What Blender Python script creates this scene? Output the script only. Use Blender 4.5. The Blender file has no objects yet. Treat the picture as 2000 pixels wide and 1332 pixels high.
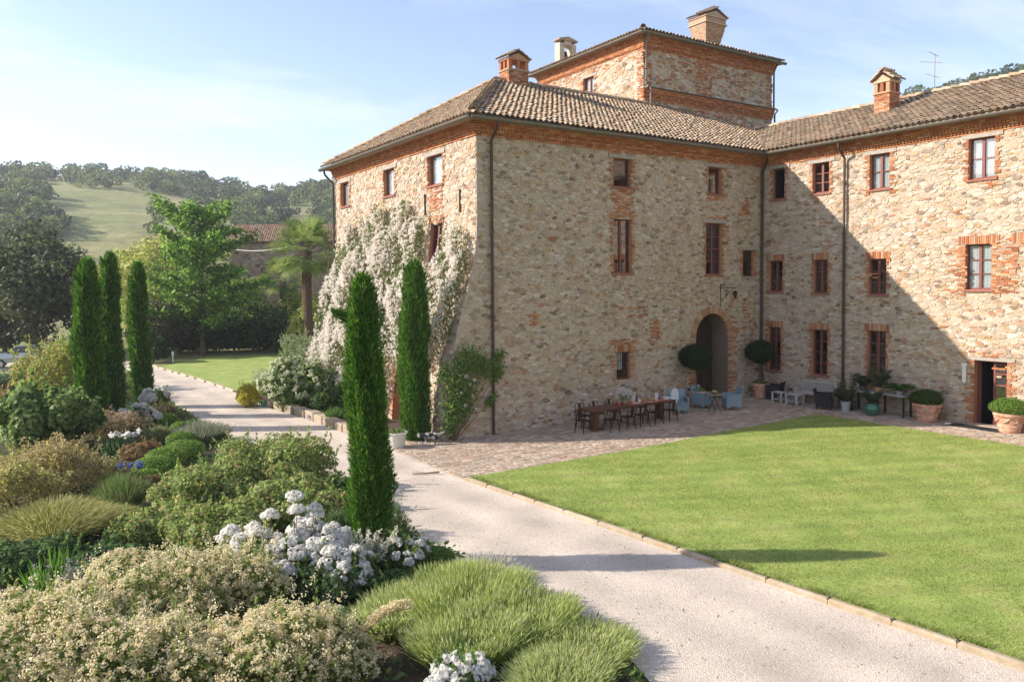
import bpy, math, random
import numpy as np
from mathutils import Vector, Matrix
R = math.radians
rng = np.random.default_rng(7)
random.seed(7)
scene = bpy.context.scene
col = scene.collection

# ------------------------------------------------------------------ camera
CAM = Vector((-14.138, -23.558, 5.5))
FPX, PIT, ROL, YAW, VS = 1512.93, 0.043016, -0.008633, 0.584428, -48.61
_fw = Vector((math.cos(PIT)*math.sin(YAW), math.cos(PIT)*math.cos(YAW), -math.sin(PIT)))
_rt = Vector((math.cos(YAW), -math.sin(YAW), 0)); _up = _rt.cross(_fw)
_r2 = _rt*math.cos(ROL)+_up*math.sin(ROL); _u2 = -_rt*math.sin(ROL)+_up*math.cos(ROL)
cam = bpy.data.cameras.new('camera'); cam_o = bpy.data.objects.new('camera', cam); col.objects.link(cam_o)
cam.sensor_width = 36; cam.lens = FPX/2000*36; cam.shift_y = VS/2000; cam.clip_end = 6000; cam.clip_start = .2
M = Matrix((_r2, _u2, -_fw)).transposed().to_4x4(); M.translation = CAM
cam_o.matrix_world = M
scene.camera = cam_o

# ------------------------------------------------------------------ world, sun, exposure
SUN_EL, SUN_AZ = 29.0, -33.0            # the light travels towards SUN_AZ (from +x), downwards
world = bpy.data.worlds.new('World'); scene.world = world; world.use_nodes = True
wn, wl = world.node_tree.nodes, world.node_tree.links
bg = wn['Background']
sky = wn.new('ShaderNodeTexSky'); sky.sky_type = 'NISHITA'; sky.sun_disc = False
sky.sun_elevation = R(SUN_EL); sky.sun_rotation = R(303); sky.altitude = 200
sky.air_density = 1.0; sky.dust_density = .55; sky.ozone_density = 2.5
# thin wind-drawn cloud over the whole sky
tc = wn.new('ShaderNodeTexCoord'); sep = wn.new('ShaderNodeSeparateXYZ'); wl.new(tc.outputs['Generated'], sep.inputs[0])
def wmath(op, a, b=None):
    n = wn.new('ShaderNodeMath'); n.operation = op
    for i, v in enumerate((a, b)):
        if v is None: continue
        if isinstance(v, (int, float)): n.inputs[i].default_value = v
        else: wl.new(v, n.inputs[i])
    return n.outputs[0]
zz = wmath('MAXIMUM', wmath('ADD', sep.outputs['Z'], 0.12), 0.06)
px = wmath('DIVIDE', sep.outputs['X'], zz); py = wmath('DIVIDE', sep.outputs['Y'], zz)
cmb = wn.new('ShaderNodeCombineXYZ'); wl.new(px, cmb.inputs[0]); wl.new(py, cmb.inputs[1])
mp = wn.new('ShaderNodeMapping'); wl.new(cmb.outputs[0], mp.inputs[0]); mp.inputs['Rotation'].default_value = (0, 0, R(40)); mp.inputs['Scale'].default_value = (.30, .62, 1)
nz = wn.new('ShaderNodeTexNoise'); wl.new(mp.outputs[0], nz.inputs['Vector']); nz.inputs['Scale'].default_value = .8; nz.inputs['Detail'].default_value = 7; nz.inputs['Roughness'].default_value = .62; nz.inputs['Distortion'].default_value = .7
rp = wn.new('ShaderNodeValToRGB'); wl.new(nz.outputs[0], rp.inputs[0])
rp.color_ramp.elements[0].position = .46; rp.color_ramp.elements[1].position = .80
mixc = wn.new('ShaderNodeMix'); mixc.data_type = 'RGBA'
cl_f = wmath('MULTIPLY', rp.outputs[0], .8)
wt = wn.new('ShaderNodeMix'); wt.data_type = 'RGBA'; wt.blend_type = 'MULTIPLY'; wt.inputs['Factor'].default_value = 1; wl.new(sky.outputs[0], wt.inputs['A']); wt.inputs['B'].default_value = (.94, .79, .735, 1)   # the camera's warm white balance
wl.new(cl_f, mixc.inputs['Factor']); wl.new(wt.outputs['Result'], mixc.inputs['A']); mixc.inputs['B'].default_value = (4.7, 4.5, 4.5, 1)
wl.new(mixc.outputs['Result'], bg.inputs[0])
bg.inputs[1].default_value = .099
sl = bpy.data.lights.new('sun', 'SUN'); sl.energy = 2.45; sl.angle = R(.55); sl.color = (1, .91, .79)
sun = bpy.data.objects.new('sun', sl); col.objects.link(sun)
sd = Vector((math.cos(R(SUN_AZ))*math.cos(R(SUN_EL)), math.sin(R(SUN_AZ))*math.cos(R(SUN_EL)), -math.sin(R(SUN_EL))))
sun.rotation_euler = sd.to_track_quat('-Z', 'Y').to_euler(); sun.location = (-30, 20, 30)
vsn = scene.view_settings; vsn.view_transform = 'Standard'; vsn.look = 'None'; vsn.gamma = 1; vsn.exposure = 1.82; vsn.use_curve_mapping = False
scene.cycles.max_bounces = 6; scene.cycles.transparent_max_bounces = 12; scene.cycles.diffuse_bounces = 4

# ------------------------------------------------------------------ helpers: pixel rays onto real planes
def ray(u, v): return _fw+_r2*((u-1000)/FPX)-_u2*((v-666-VS)/FPX)
def gp(u, v, z=0.0):
    d = ray(u, v); k = (z-CAM.z)/d.z; return CAM+d*k
def at_depth(u, d, z=0.0):
    """ground point seen in column u at horizontal depth d"""
    h = ray(u, 560); s = d/(h.x*math.sin(YAW)+h.y*math.cos(YAW)); return Vector((CAM.x+h.x*s, CAM.y+h.y*s, z))
def zat(u, v, d):
    h = ray(u, v); s = d/(h.x*math.sin(YAW)+h.y*math.cos(YAW)); return CAM.z+h.z*s
def smooth(a, b, x):
    t = np.clip((x-a)/(b-a), 0, 1); return t*t*(3-2*t)
def gz(x, y): return 0.17*float(smooth(1, 13, x))

# ------------------------------------------------------------------ helpers: meshes and objects
class MB:
    def __init__(s): s.v = []; s.f = []; s.c = []
    def add(s, verts, faces, c=(.5, .5, .5)):
        b = len(s.v); s.v.extend(tuple(p) for p in verts); s.f.extend(tuple(i+b for i in f) for f in faces); s.c.extend([c]*len(faces)); return s
    def boxf(s, x0, x1, y0, y1, z0, z1, c=(.5, .5, .5)):
        return s.add([(x0,y0,z0),(x1,y0,z0),(x1,y1,z0),(x0,y1,z0),(x0,y0,z1),(x1,y0,z1),(x1,y1,z1),(x0,y1,z1)],
                     [(0,3,2,1),(4,5,6,7),(0,1,5,4),(1,2,6,5),(2,3,7,6),(3,0,4,7)], c)
    def bar(s, a, b, w, h, c=(.5, .5, .5), up=(0, 0, 1)):
        a, b = Vector(a), Vector(b); d = (b-a).normalized(); upv = Vector(up)
        if abs(d.dot(upv)) > .98: upv = Vector((1, 0, 0))
        r = d.cross(upv).normalized(); q = r.cross(d)
        P = [p+r*(i*w/2)+q*(j*h/2) for p in (a, b) for i, j in ((-1,-1),(1,-1),(1,1),(-1,1))]
        return s.add(P, [(0,1,2,3),(7,6,5,4),(0,4,5,1),(1,5,6,2),(2,6,7,3),(3,7,4,0)], c)
    def tube(s, path, rad, seg=8, c=(.5, .5, .5), cap=True, arc=(0, 2*math.pi)):
        path = [Vector(p) for p in path]; n = len(path)
        rad = [rad]*n if isinstance(rad, (int, float)) else rad
        P, F = [], []; ref = None
        for i, p in enumerate(path):
            t = (path[min(i+1, n-1)]-path[max(i-1, 0)]).normalized()
            if ref is None: ref = Vector((0, 0, 1)) if abs(t.z) < .9 else Vector((1, 0, 0))
            x = t.cross(ref).normalized(); y = x.cross(t); ref = y if abs(y.dot(t)) < .9 else ref
            for k in range(seg):
                a = 2*math.pi*k/seg; P.append(p+x*(rad[i]*math.cos(a))+y*(rad[i]*math.sin(a)))
        for i in range(n-1):
            for k in range(seg):
                k2 = (k+1) % seg; F.append((i*seg+k, i*seg+k2, (i+1)*seg+k2, (i+1)*seg+k))
        if cap: F.append(tuple(range(seg-1, -1, -1))); F.append(tuple((n-1)*seg+k for k in range(seg)))
        return s.add(P, F, c)
    def lathe(s, prof, seg=20, ctr=(0, 0, 0), c=(.5, .5, .5), cap=True):
        P, F = [], []; cx, cy, cz = ctr
        for r, z in prof:
            for k in range(seg):
                a = 2*math.pi*k/seg; P.append((cx+r*math.cos(a), cy+r*math.sin(a), cz+z))
        for i in range(len(prof)-1):
            for k in range(seg):
                k2 = (k+1) % seg; F.append((i*seg+k, i*seg+k2, (i+1)*seg+k2, (i+1)*seg+k))
        if cap: F.append(tuple(range(seg-1, -1, -1))); F.append(tuple((len(prof)-1)*seg+k for k in range(seg)))
        return s.add(P, F, c)
    def ball(s, ctr, r, c=(.5, .5, .5), seg=8, ring=5, sq=(1, 1, 1)):
        P = [(ctr[0], ctr[1], ctr[2]-r*sq[2])]; F = []
        for i in range(1, ring):
            t = -math.pi/2+math.pi*i/ring
            for k in range(seg):
                a = 2*math.pi*k/seg; P.append((ctr[0]+r*sq[0]*math.cos(t)*math.cos(a), ctr[1]+r*sq[1]*math.cos(t)*math.sin(a), ctr[2]+r*sq[2]*math.sin(t)))
        P.append((ctr[0], ctr[1], ctr[2]+r*sq[2])); top = len(P)-1
        for k in range(seg):
            k2 = (k+1) % seg; F.append((0, 1+k2, 1+k)); F.append((top, top-seg+k, top-seg+k2))
            for i in range(ring-2): F.append((1+i*seg+k, 1+i*seg+k2, 1+(i+1)*seg+k2, 1+(i+1)*seg+k))
        return s.add(P, F, c)
    def mesh(s, name, off=(0, 0, 0)):
        me = bpy.data.meshes.new(name)
        v = s.v if not any(off) else [(a-off[0], b-off[1], c-off[2]) for a, b, c in s.v]
        me.from_pydata(v, [], s.f)
        ca = me.color_attributes.new('col', 'FLOAT_COLOR', 'CORNER')
        n = np.array([len(f) for f in s.f]); cc = np.ones((len(s.f), 4), np.float32); cc[:, :3] = np.array(s.c, np.float32).reshape(-1, 3)
        ca.data.foreach_set('color', np.repeat(cc, n, axis=0).ravel())
        return me
    def build(s, name, mat, parent=None, smooth=False, center=False):
        off = (0, 0, 0)
        if center and s.v:
            a = np.array(s.v); off = tuple(float(q) for q in (a.min(0)+a.max(0))/2)
        me = s.mesh(name, off); return mkobj(name, me, mat, parent, off, smooth)
def mkobj(name, me, mat, parent=None, loc=(0, 0, 0), smooth=False):
    if mat is not None and not me.materials: me.materials.append(mat)
    if smooth: me.polygons.foreach_set('use_smooth', np.ones(len(me.polygons), bool)); me.update()
    o = bpy.data.objects.new(name, me); col.objects.link(o); o.location = loc
    if parent is not None: o.parent = parent
    return o
def tag(o, label=None, cat=None, group=None, kind=None):
    if label: o['label'] = label
    if cat: o['category'] = cat
    if group: o['group'] = group
    if kind: o['kind'] = kind
    return o
def thing(name, label, cat, loc=(0, 0, 0), rz=0, group=None):
    o = bpy.data.objects.new(name, None); col.objects.link(o); o.location = loc; o.rotation_euler = (0, 0, rz); o.empty_display_size = .2
    return tag(o, label, cat, group)
def copy_tree(o, parent=None):
    c = o.copy(); col.objects.link(c); c.parent = parent
    for ch in list(o.children): copy_tree(ch, c)
    return c
def dup(o, loc, rz, label=None, s=None):
    c = copy_tree(o); c.location = loc; c.rotation_euler = (0, 0, rz)
    if s: c.scale = (s, s, s)
    if label: c['label'] = label
    return c
def npmesh(name, V, nper, colr):
    """V: (N*nper,3) vertices, one polygon for every nper verts, colr (N,3) per polygon"""
    N = len(V)//nper; me = bpy.data.meshes.new(name)
    me.vertices.add(len(V)); me.vertices.foreach_set('co', np.ascontiguousarray(V, np.float32).ravel())
    me.loops.add(len(V)); me.loops.foreach_set('vertex_index', np.arange(len(V), dtype=np.int32))
    me.polygons.add(N); me.polygons.foreach_set('loop_start', np.arange(0, len(V), nper, dtype=np.int32))
    me.update(calc_edges=True)
    ca = me.color_attributes.new('col', 'FLOAT_COLOR', 'CORNER'); cc = np.ones((N, 4), np.float32); cc[:, :3] = colr
    ca.data.foreach_set('color', np.repeat(cc, nper, axis=0).ravel())
    return me

# ------------------------------------------------------------------ materials
def newmat(name):
    m = bpy.data.materials.new(name); m.use_nodes = True; nt = m.node_tree
    return m, nt.nodes, nt.links, nt.nodes['Principled BSDF']
def mat(name, base=None, rough=.8, var=0.0, vscale=4.0, bump=0.0, bscale=30.0, bdist=.02, metal=0.0, spec=.3, tint=None, tscale=1.0, coord='Object', transl=0.0, sheen=0, hi=.7):
    """base None = the per-face colour attribute 'col'. var: noise brightness variation; tint: second colour mixed in patches"""
    m, n, l, b = newmat(name)
    t = n.new('ShaderNodeTexCoord')
    geo = n.new('ShaderNodeNewGeometry'); vec = geo.outputs['Position'] if coord == 'World' else t.outputs['Object']
    if base is None:
        a = n.new('ShaderNodeAttribute'); a.attribute_name = 'col'; c = a.outputs['Color']
    else:
        rgb = n.new('ShaderNodeRGB'); rgb.outputs[0].default_value = (*base, 1); c = rgb.outputs[0]
    if tint:
        z = n.new('ShaderNodeTexNoise'); l.new(vec, z.inputs['Vector']); z.inputs['Scale'].default_value = tscale; z.inputs['Detail'].default_value = 6; z.inputs['Roughness'].default_value = .65
        r = n.new('ShaderNodeValToRGB'); l.new(z.outputs[0], r.inputs[0]); r.color_ramp.elements[0].position = .42; r.color_ramp.elements[1].position = hi
        x = n.new('ShaderNodeMix'); x.data_type = 'RGBA'; l.new(r.outputs[0], x.inputs['Factor']); l.new(c, x.inputs['A']); x.inputs['B'].default_value = (*tint, 1); c = x.outputs['Result']
    if var:
        z = n.new('ShaderNodeTexNoise'); l.new(vec, z.inputs['Vector']); z.inputs['Scale'].default_value = vscale; z.inputs['Detail'].default_value = 8; z.inputs['Roughness'].default_value = .7
        mr = n.new('ShaderNodeMapRange'); l.new(z.outputs[0], mr.inputs[0]); mr.inputs[1].default_value = .25; mr.inputs[2].default_value = .75; mr.inputs[3].default_value = 1-var; mr.inputs[4].default_value = 1+var
        h = n.new('ShaderNodeMix'); h.data_type = 'RGBA'; h.blend_type = 'MULTIPLY'; h.inputs['Factor'].default_value = 1; l.new(c, h.inputs['A']); l.new(mr.outputs[0], h.inputs['B']); c = h.outputs['Result']
    l.new(c, b.inputs['Base Color']); b.inputs['Roughness'].default_value = rough; b.inputs['Metallic'].default_value = metal; b.inputs['Specular IOR Level'].default_value = spec
    if bump:
        z = n.new('ShaderNodeTexNoise'); l.new(vec, z.inputs['Vector']); z.inputs['Scale'].default_value = bscale; z.inputs['Detail'].default_value = 6; z.inputs['Roughness'].default_value = .65
        bp = n.new('ShaderNodeBump'); bp.inputs['Strength'].default_value = bump; bp.inputs['Distance'].default_value = bdist; l.new(z.outputs[0], bp.inputs['Height']); l.new(bp.outputs[0], b.inputs['Normal'])
    if transl:
        tr = n.new('ShaderNodeBsdfTranslucent'); l.new(c, tr.inputs['Color']); ms = n.new('ShaderNodeMixShader'); ms.inputs[0].default_value = transl
        l.new(b.outputs[0], ms.inputs[1]); l.new(tr.outputs[0], ms.inputs[2]); l.new(ms.outputs[0], n['Material Output'].inputs['Surface'])
    return m
MT = {}
MT['stone'] = mat('rubble_stone', None, .9, var=.34, vscale=11, bump=.7, bscale=20, bdist=.025, coord='World', tint=(.50, .42, .33), tscale=1.6, hi=.85)
MT['mortar'] = mat('lime_mortar', (.51, .415, .335), .95, var=.3, vscale=5, bump=1, bscale=22, bdist=.035, tint=(.43, .35, .28), tscale=1.3, coord='World')
MT['brick'] = mat('old_brick', None, .9, var=.25, vscale=14, bump=.4, bscale=50, bdist=.008, coord='World')
MT['tile'] = mat('roof_tile_clay', None, .9, var=.30, vscale=12, bump=.35, bscale=40, bdist=.01, tint=(.33, .27, .17), tscale=3.5, coord='World', hi=.85)
MT['slab'] = mat('roof_underlay_clay', (.16, .105, .07), .95, var=.3, vscale=6)
MT['gutter'] = mat('weathered_zinc_gutter', (.20, .175, .15), .5, var=.2, vscale=2, metal=.55)
MT['pipe'] = mat('brown_downpipe', (.085, .055, .04), .55, var=.25, vscale=3, metal=.3)
MT['frame'] = mat('mauve_red_paint', (.19, .06, .052), .55, var=.15, vscale=8, spec=.4)
MT['lintel'] = mat('grey_stone_lintel', (.36, .32, .28), .9, var=.25, vscale=5, bump=.3, bscale=25)
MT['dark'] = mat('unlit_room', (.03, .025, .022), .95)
MT['curtain'] = mat('white_curtain', (.75, .74, .72), .9, var=.1, vscale=3)
MT['leaf'] = mat('leaf', None, .55, transl=.55, spec=.3)
MT['petal'] = mat('petal', None, .7, transl=.55, spec=.2)
MT['needle'] = mat('cypress_needle', None, .65, transl=.38, spec=.2)
MT['bark'] = mat('bark', (.13, .09, .06), .95, var=.35, vscale=9, bump=.8, bscale=18, bdist=.03)
MT['palmbark'] = mat('fibrous_palm_trunk', (.10, .065, .042), .95, var=.45, vscale=9, bump=1, bscale=16, bdist=.05)
MT['any'] = mat('painted', None, .6, var=.1, vscale=6)
MT['terracotta'] = mat('terracotta', (.50, .235, .14), .85, var=.25, vscale=7, bump=.3, bscale=25, tint=(.62, .47, .36), tscale=5)
MT['metal'] = mat('rusty_dark_metal', (.055, .035, .025), .5, var=.3, vscale=9, metal=.5)
MT['rattan'] = mat('black_rattan', (.018, .017, .018), .6, var=.2, vscale=40, bump=.4, bscale=120, bdist=.005)
MT['wicker'] = mat('blue_wicker', (.20, .27, .31), .7, var=.2, vscale=50, bump=.5, bscale=130, bdist=.006)
MT['whitewood'] = mat('weathered_white_wood', (.47, .44, .39), .8, var=.15, vscale=9, bump=.2, bscale=30)
def glassmat():
    m, n, l, b = newmat('window_glass'); n.remove(b)
    tr = n.new('ShaderNodeBsdfTransparent'); tr.inputs[0].default_value = (.82, .85, .86, 1)
    g = n.new('ShaderNodeBsdfGlossy'); g.inputs['Roughness'].default_value = .02; g.inputs[0].default_value = (.95, .95, .95, 1)
    lw = n.new('ShaderNodeLayerWeight'); lw.inputs[0].default_value = .5; pw = n.new('ShaderNodeMath'); pw.operation = 'POWER'; l.new(lw.outputs['Facing'], pw.inputs[0]); pw.inputs[1].default_value = 3.5; fr = n.new('ShaderNodeMath'); fr.operation = 'MULTIPLY_ADD'; l.new(pw.outputs[0], fr.inputs[0]); fr.inputs[1].default_value = .8; fr.inputs[2].default_value = .10
    ms = n.new('ShaderNodeMixShader'); l.new(fr.outputs[0], ms.inputs[0]); l.new(tr.outputs[0], ms.inputs[1]); l.new(g.outputs[0], ms.inputs[2]); l.new(ms.outputs[0], n['Material Output'].inputs['Surface'])
    return m
MT['glass'] = glassmat()
# ------------------------------------------------------------------ the setting: ground, hills, path, lawn, terrace
def hill(x, y):
    r = np.hypot(x, y); th = np.degrees(np.arctan2(x, y))
    H = 55+29*smooth(50, 65, th)+1.5*np.sin(np.radians(th*9+40))+1.5*np.sin(np.radians(th*17))
    r1 = 430-70*smooth(35, 60, th)+10*np.sin(np.radians(th*7))
    h = H*smooth(72, r1, r)*(1-.25*smooth(600, 1400, r))
    return h+smooth(90, 200, r)*(2.2*np.sin(x/37+1)*np.sin(y/29)+1.4*np.sin(x/15)*np.cos(y/19+2))
def ground_sheet():
    rr = np.concatenate([np.arange(0, 44, 2.), np.arange(44, 160, 7.), np.arange(160, 520, 12.), np.arange(520, 701, 30.)])
    na = 240; V = []; F = []
    for r in rr:
        for k in range(na):
            a = 2*math.pi*k/na; x, y = r*math.sin(a), r*math.cos(a); V.append((x, y, float(hill(np.float64(x), np.float64(y)))+gz(x, y)-.06))
    for i in range(len(rr)-1):
        for k in range(na):
            k2 = (k+1) % na; F.append((i*na+k, i*na+k2, (i+1)*na+k2, (i+1)*na+k))
    mb = MB(); mb.v = V; mb.f = F; mb.c = [(.1, .1, .05)]*len(F)
    gm = mat('hill_grass', (.19, .21, .075), .95, var=.42, vscale=.09, tint=(.34, .29, .14), tscale=.035, bump=.8, bscale=.5, bdist=.6, coord='World')
    return tag(mb.build('ground', gm, smooth=True), kind='structure')
ground_sheet()
def sheet(name, poly, z, m, follow=False, step=1.0):
    mb = MB()
    if not follow: mb.add([(x, y, z) for x, y in poly], [tuple(range(len(poly)))])
    else:
        xs = [p[0] for p in poly]; ys = [p[1] for p in poly]; x0, x1, y0, y1 = min(xs), max(xs), min(ys), max(ys); nx = max(1, int((x1-x0)/step)); g = []
        for i in range(nx+1):
            x = x0+(x1-x0)*i/nx; g += [(x, y0, gz(x, 0)+z), (x, y1, gz(x, 0)+z)]
        mb.add(g, [(2*i, 2*i+2, 2*i+3, 2*i+1) for i in range(nx)])
    o = mb.build(name, m); return tag(o, kind='structure')
def gravelmat():
    m, n, l, b = newmat('pale_gravel'); g = n.new('ShaderNodeNewGeometry')
    v = n.new('ShaderNodeTexVoronoi'); v.inputs['Scale'].default_value = 55; l.new(g.outputs['Position'], v.inputs['Vector'])
    r = n.new('ShaderNodeValToRGB'); sp = n.new('ShaderNodeSeparateColor'); l.new(v.outputs['Color'], sp.inputs[0]); l.new(sp.outputs[0], r.inputs[0])
    e = r.color_ramp.elements; e[0].color = (.43, .35, .28, 1); e[1].color = (.64, .555, .465, 1); x = e.new(.3); x.color = (.52, .445, .365, 1)
    z = n.new('ShaderNodeTexNoise'); z.inputs['Scale'].default_value = .7; z.inputs['Detail'].default_value = 6; l.new(g.outputs['Position'], z.inputs['Vector'])
    mr = n.new('ShaderNodeMapRange'); l.new(z.outputs[0], mr.inputs[0]); mr.inputs[1].default_value = .3; mr.inputs[2].default_value = .7; mr.inputs[3].default_value = .80; mr.inputs[4].default_value = 1.1
    h = n.new('ShaderNodeMix'); h.data_type = 'RGBA'; h.blend_type = 'MULTIPLY'; h.inputs['Factor'].default_value = 1; l.new(r.outputs[0], h.inputs['A']); l.new(mr.outputs[0], h.inputs['B'])
    wv = n.new('ShaderNodeTexWave'); wv.inputs['Scale'].default_value = .21; wv.inputs['Distortion'].default_value = 1.6; wv.inputs['Detail'].default_value = 3; wv.inputs['Detail Scale'].default_value = .8; mq = n.new('ShaderNodeMapping'); mq.inputs['Rotation'].default_value = (0, 0, R(-3)); l.new(g.outputs['Position'], mq.inputs[0]); l.new(mq.outputs[0], wv.inputs['Vector']); mv = n.new('ShaderNodeMapRange'); l.new(wv.outputs['Fac'], mv.inputs[0]); mv.inputs[3].default_value = .90; mv.inputs[4].default_value = 1.05; h3 = n.new('ShaderNodeMix'); h3.data_type = 'RGBA'; h3.blend_type = 'MULTIPLY'; h3.inputs['Factor'].default_value = 1; l.new(h.outputs['Result'], h3.inputs['A']); l.new(mv.outputs[0], h3.inputs['B']); l.new(h3.outputs['Result'], b.inputs['Base Color'])   # wheel tracks pressed along the path
    bp = n.new('ShaderNodeBump'); bp.inputs['Strength'].default_value = .9; bp.inputs['Distance'].default_value = .008; l.new(v.outputs['Distance'], bp.inputs['Height']); bp.invert = True; l.new(bp.outputs[0], b.inputs['Normal']); b.inputs['Roughness'].default_value = .95
    return m
MT['gravel'] = gravelmat()
MT['soil'] = mat('dark_soil', (.075, .052, .036), .95, var=.4, vscale=6, bump=.8, bscale=20, bdist=.05)
def lawnmat():
    m, n, l, b = newmat('mown_grass'); g = n.new('ShaderNodeNewGeometry')
    def noise(s, d=6):
        z = n.new('ShaderNodeTexNoise'); z.inputs['Scale'].default_value = s; z.inputs['Detail'].default_value = d; z.inputs['Roughness'].default_value = .7; l.new(g.outputs['Position'], z.inputs['Vector']); return z.outputs[0]
    r = n.new('ShaderNodeValToRGB'); l.new(noise(.9), r.inputs[0]); e = r.color_ramp.elements
    e[0].position = .30; e[0].color = (.18, .27, .045, 1); e[1].position = .74; e[1].color = (.42, .39, .14, 1); x = e.new(.52); x.color = (.28, .35, .075, 1)
    mr = n.new('ShaderNodeMapRange'); l.new(noise(22, 4), mr.inputs[0]); mr.inputs[1].default_value = .3; mr.inputs[2].default_value = .7; mr.inputs[3].default_value = .7; mr.inputs[4].default_value = 1.3
    h = n.new('ShaderNodeMix'); h.data_type = 'RGBA'; h.blend_type = 'MULTIPLY'; h.inputs['Factor'].default_value = 1; l.new(r.outputs[0], h.inputs['A']); l.new(mr.outputs[0], h.inputs['B']); wv = n.new('ShaderNodeTexWave'); wv.inputs['Scale'].default_value = .36; wv.inputs['Distortion'].default_value = 2.5; wv.inputs['Detail'].default_value = 2; wv.inputs['Detail Scale'].default_value = 1.5; mpp = n.new('ShaderNodeMapping'); mpp.inputs['Rotation'].default_value = (0, 0, R(-62)); l.new(g.outputs['Position'], mpp.inputs[0]); l.new(mpp.outputs[0], wv.inputs['Vector'])
    mw = n.new('ShaderNodeMapRange'); l.new(wv.outputs['Fac'], mw.inputs[0]); mw.inputs[3].default_value = .92; mw.inputs[4].default_value = 1.08; h2 = n.new('ShaderNodeMix'); h2.data_type = 'RGBA'; h2.blend_type = 'MULTIPLY'; h2.inputs['Factor'].default_value = 1; l.new(h.outputs['Result'], h2.inputs['A']); l.new(mw.outputs[0], h2.inputs['B']); l.new(h2.outputs['Result'], b.inputs['Base Color'])
    bp = n.new('ShaderNodeBump'); bp.inputs['Strength'].default_value = .8; bp.inputs['Distance'].default_value = .04; l.new(noise(45, 3), bp.inputs['Height']); l.new(bp.outputs[0], b.inputs['Normal']); b.inputs['Roughness'].default_value = .9
    return m
MT['lawn'] = lawnmat()
PATH_L = [(-7.0, -30), (-6.84, -15.9), (-6.3, -14.3), (-6.2, -11.5), (-6.7, -9.0), (-6.4, -2.2), (-7.4, 5.9), (-7.5, 14.9), (-7.0, 31), (-8.5, 39)]
PATH_R = [(-6.0, 39), (-5.4, 33), (-4.6, 25), (-4.1, 17.5), (-4.2, 11), (-3.8, 7.4), (-3.6, 3), (-3.36, 1), (-3.36, -1.5), (-3.34, -4.95), (-2.25, -18.6), (-1.3, -30)]
sheet('gravel_path', PATH_L+PATH_R, 0.0, MT['gravel'])
sheet('flower_bed_soil', [(-26, -30), (-7.2, -30)]+[(x-.25, y) for x, y in PATH_L[1:9]]+[(-7.6, 31), (-26, 31)], -.03, MT['soil'])
sheet('gravel_drive', [(-30, 38), (-10, 38), (-9, 43), (-30, 47)], .0, MT['gravel'])
LAWN_X1 = 12.5; LAWN_Y = -4.95
def kx(y): return -3.46+(y+4.87)*(1.15/-13.75)          # line of the lawn's kerb
# lawn beside the path (rises gently with the courtyard)
mb = MB(); ys = [LAWN_Y, -12, -20, -32]; gridv = []
for y in ys:
    for i in range(29):
        x = kx(y)+.15+(LAWN_X1-kx(y)-.15)*i/28; gridv.append((x, y, gz(x, y)+.075))
gf = [(j*29+i, j*29+i+1, (j+1)*29+i+1, (j+1)*29+i) for j in range(3) for i in range(28)]
mb.add(gridv, gf); tag(mb.build('lawn', MT['lawn']), kind='structure')
FL = [(-4.0, 17.8), (-4.5, 25.2), (-5.4, 33.4), (-1, 38.5), (6, 38), (10, 34), (3, 20), (-.6, 14.6), (-3.0, 14.2)]
sheet('back_lawn', FL, -.005, MT['lawn'])
def blades(name, area_fn, n, hmin, hmax, w, pal, lean=.5, z=0., mt=None):
    pts = area_fn(n); n = len(pts)
    a = rng.uniform(0, 2*np.pi, n); ln = rng.uniform(.1, lean, n); h = rng.uniform(hmin, hmax, n); d = np.stack([np.cos(a), np.sin(a)], 1)
    b = rng.uniform(0, 2*np.pi, n); s = np.stack([np.cos(b), np.sin(b)], 1)*w/2
    V = np.zeros((n, 3, 3)); V[:, 0, :2] = pts[:, :2]-s; V[:, 1, :2] = pts[:, :2]+s; V[:, 2, :2] = pts[:, :2]+d*(h*ln)[:, None]
    V[:, 0, 2] = V[:, 1, 2] = pts[:, 2]; V[:, 2, 2] = pts[:, 2]+h
    pal = np.array(pal); c = pal[rng.integers(0, len(pal), n)]*rng.uniform(.75, 1.3, (n, 1))
    return npmesh(name, V.reshape(-1, 3), 3, c)
def lawn_pts(n):
    y = LAWN_Y-rng.uniform(0, 1, n)*15; x = rng.uniform(-3.4, LAWN_X1+.03, n); k = (x > -3.46+(y+4.87)*(1.15/-13.75)+.12)
    x, y = x[k], y[k]; keep = rng.uniform(0, 1, len(x)) < np.clip(1.25-.02*np.hypot(x+14, y+23.5), .35, 1); x, y = x[keep], y[keep]
    patch = .5+.25*np.sin(x*1.7+.8*np.sin(y*1.1))+.25*np.sin(y*1.3+x*.6+2)+.2*np.sin(x*4.1-y*3.3); k = rng.uniform(0, 1, len(x)) < .35+.75*patch; x, y = x[k], y[k]
    return np.stack([x, y, .07+.17*smooth(1, 13, x)], 1)
GP = [(.23, .32, .055), (.29, .37, .08), (.37, .42, .12), (.19, .27, .05), (.46, .43, .19)]
tag(mkobj('lawn_grass', blades('lawn_grass', lawn_pts, 260000, .02, .05, .015, GP, 1.2), MT['leaf']), 'short mown grass of the big lawn in the courtyard', 'grass', kind='stuff')
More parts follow.
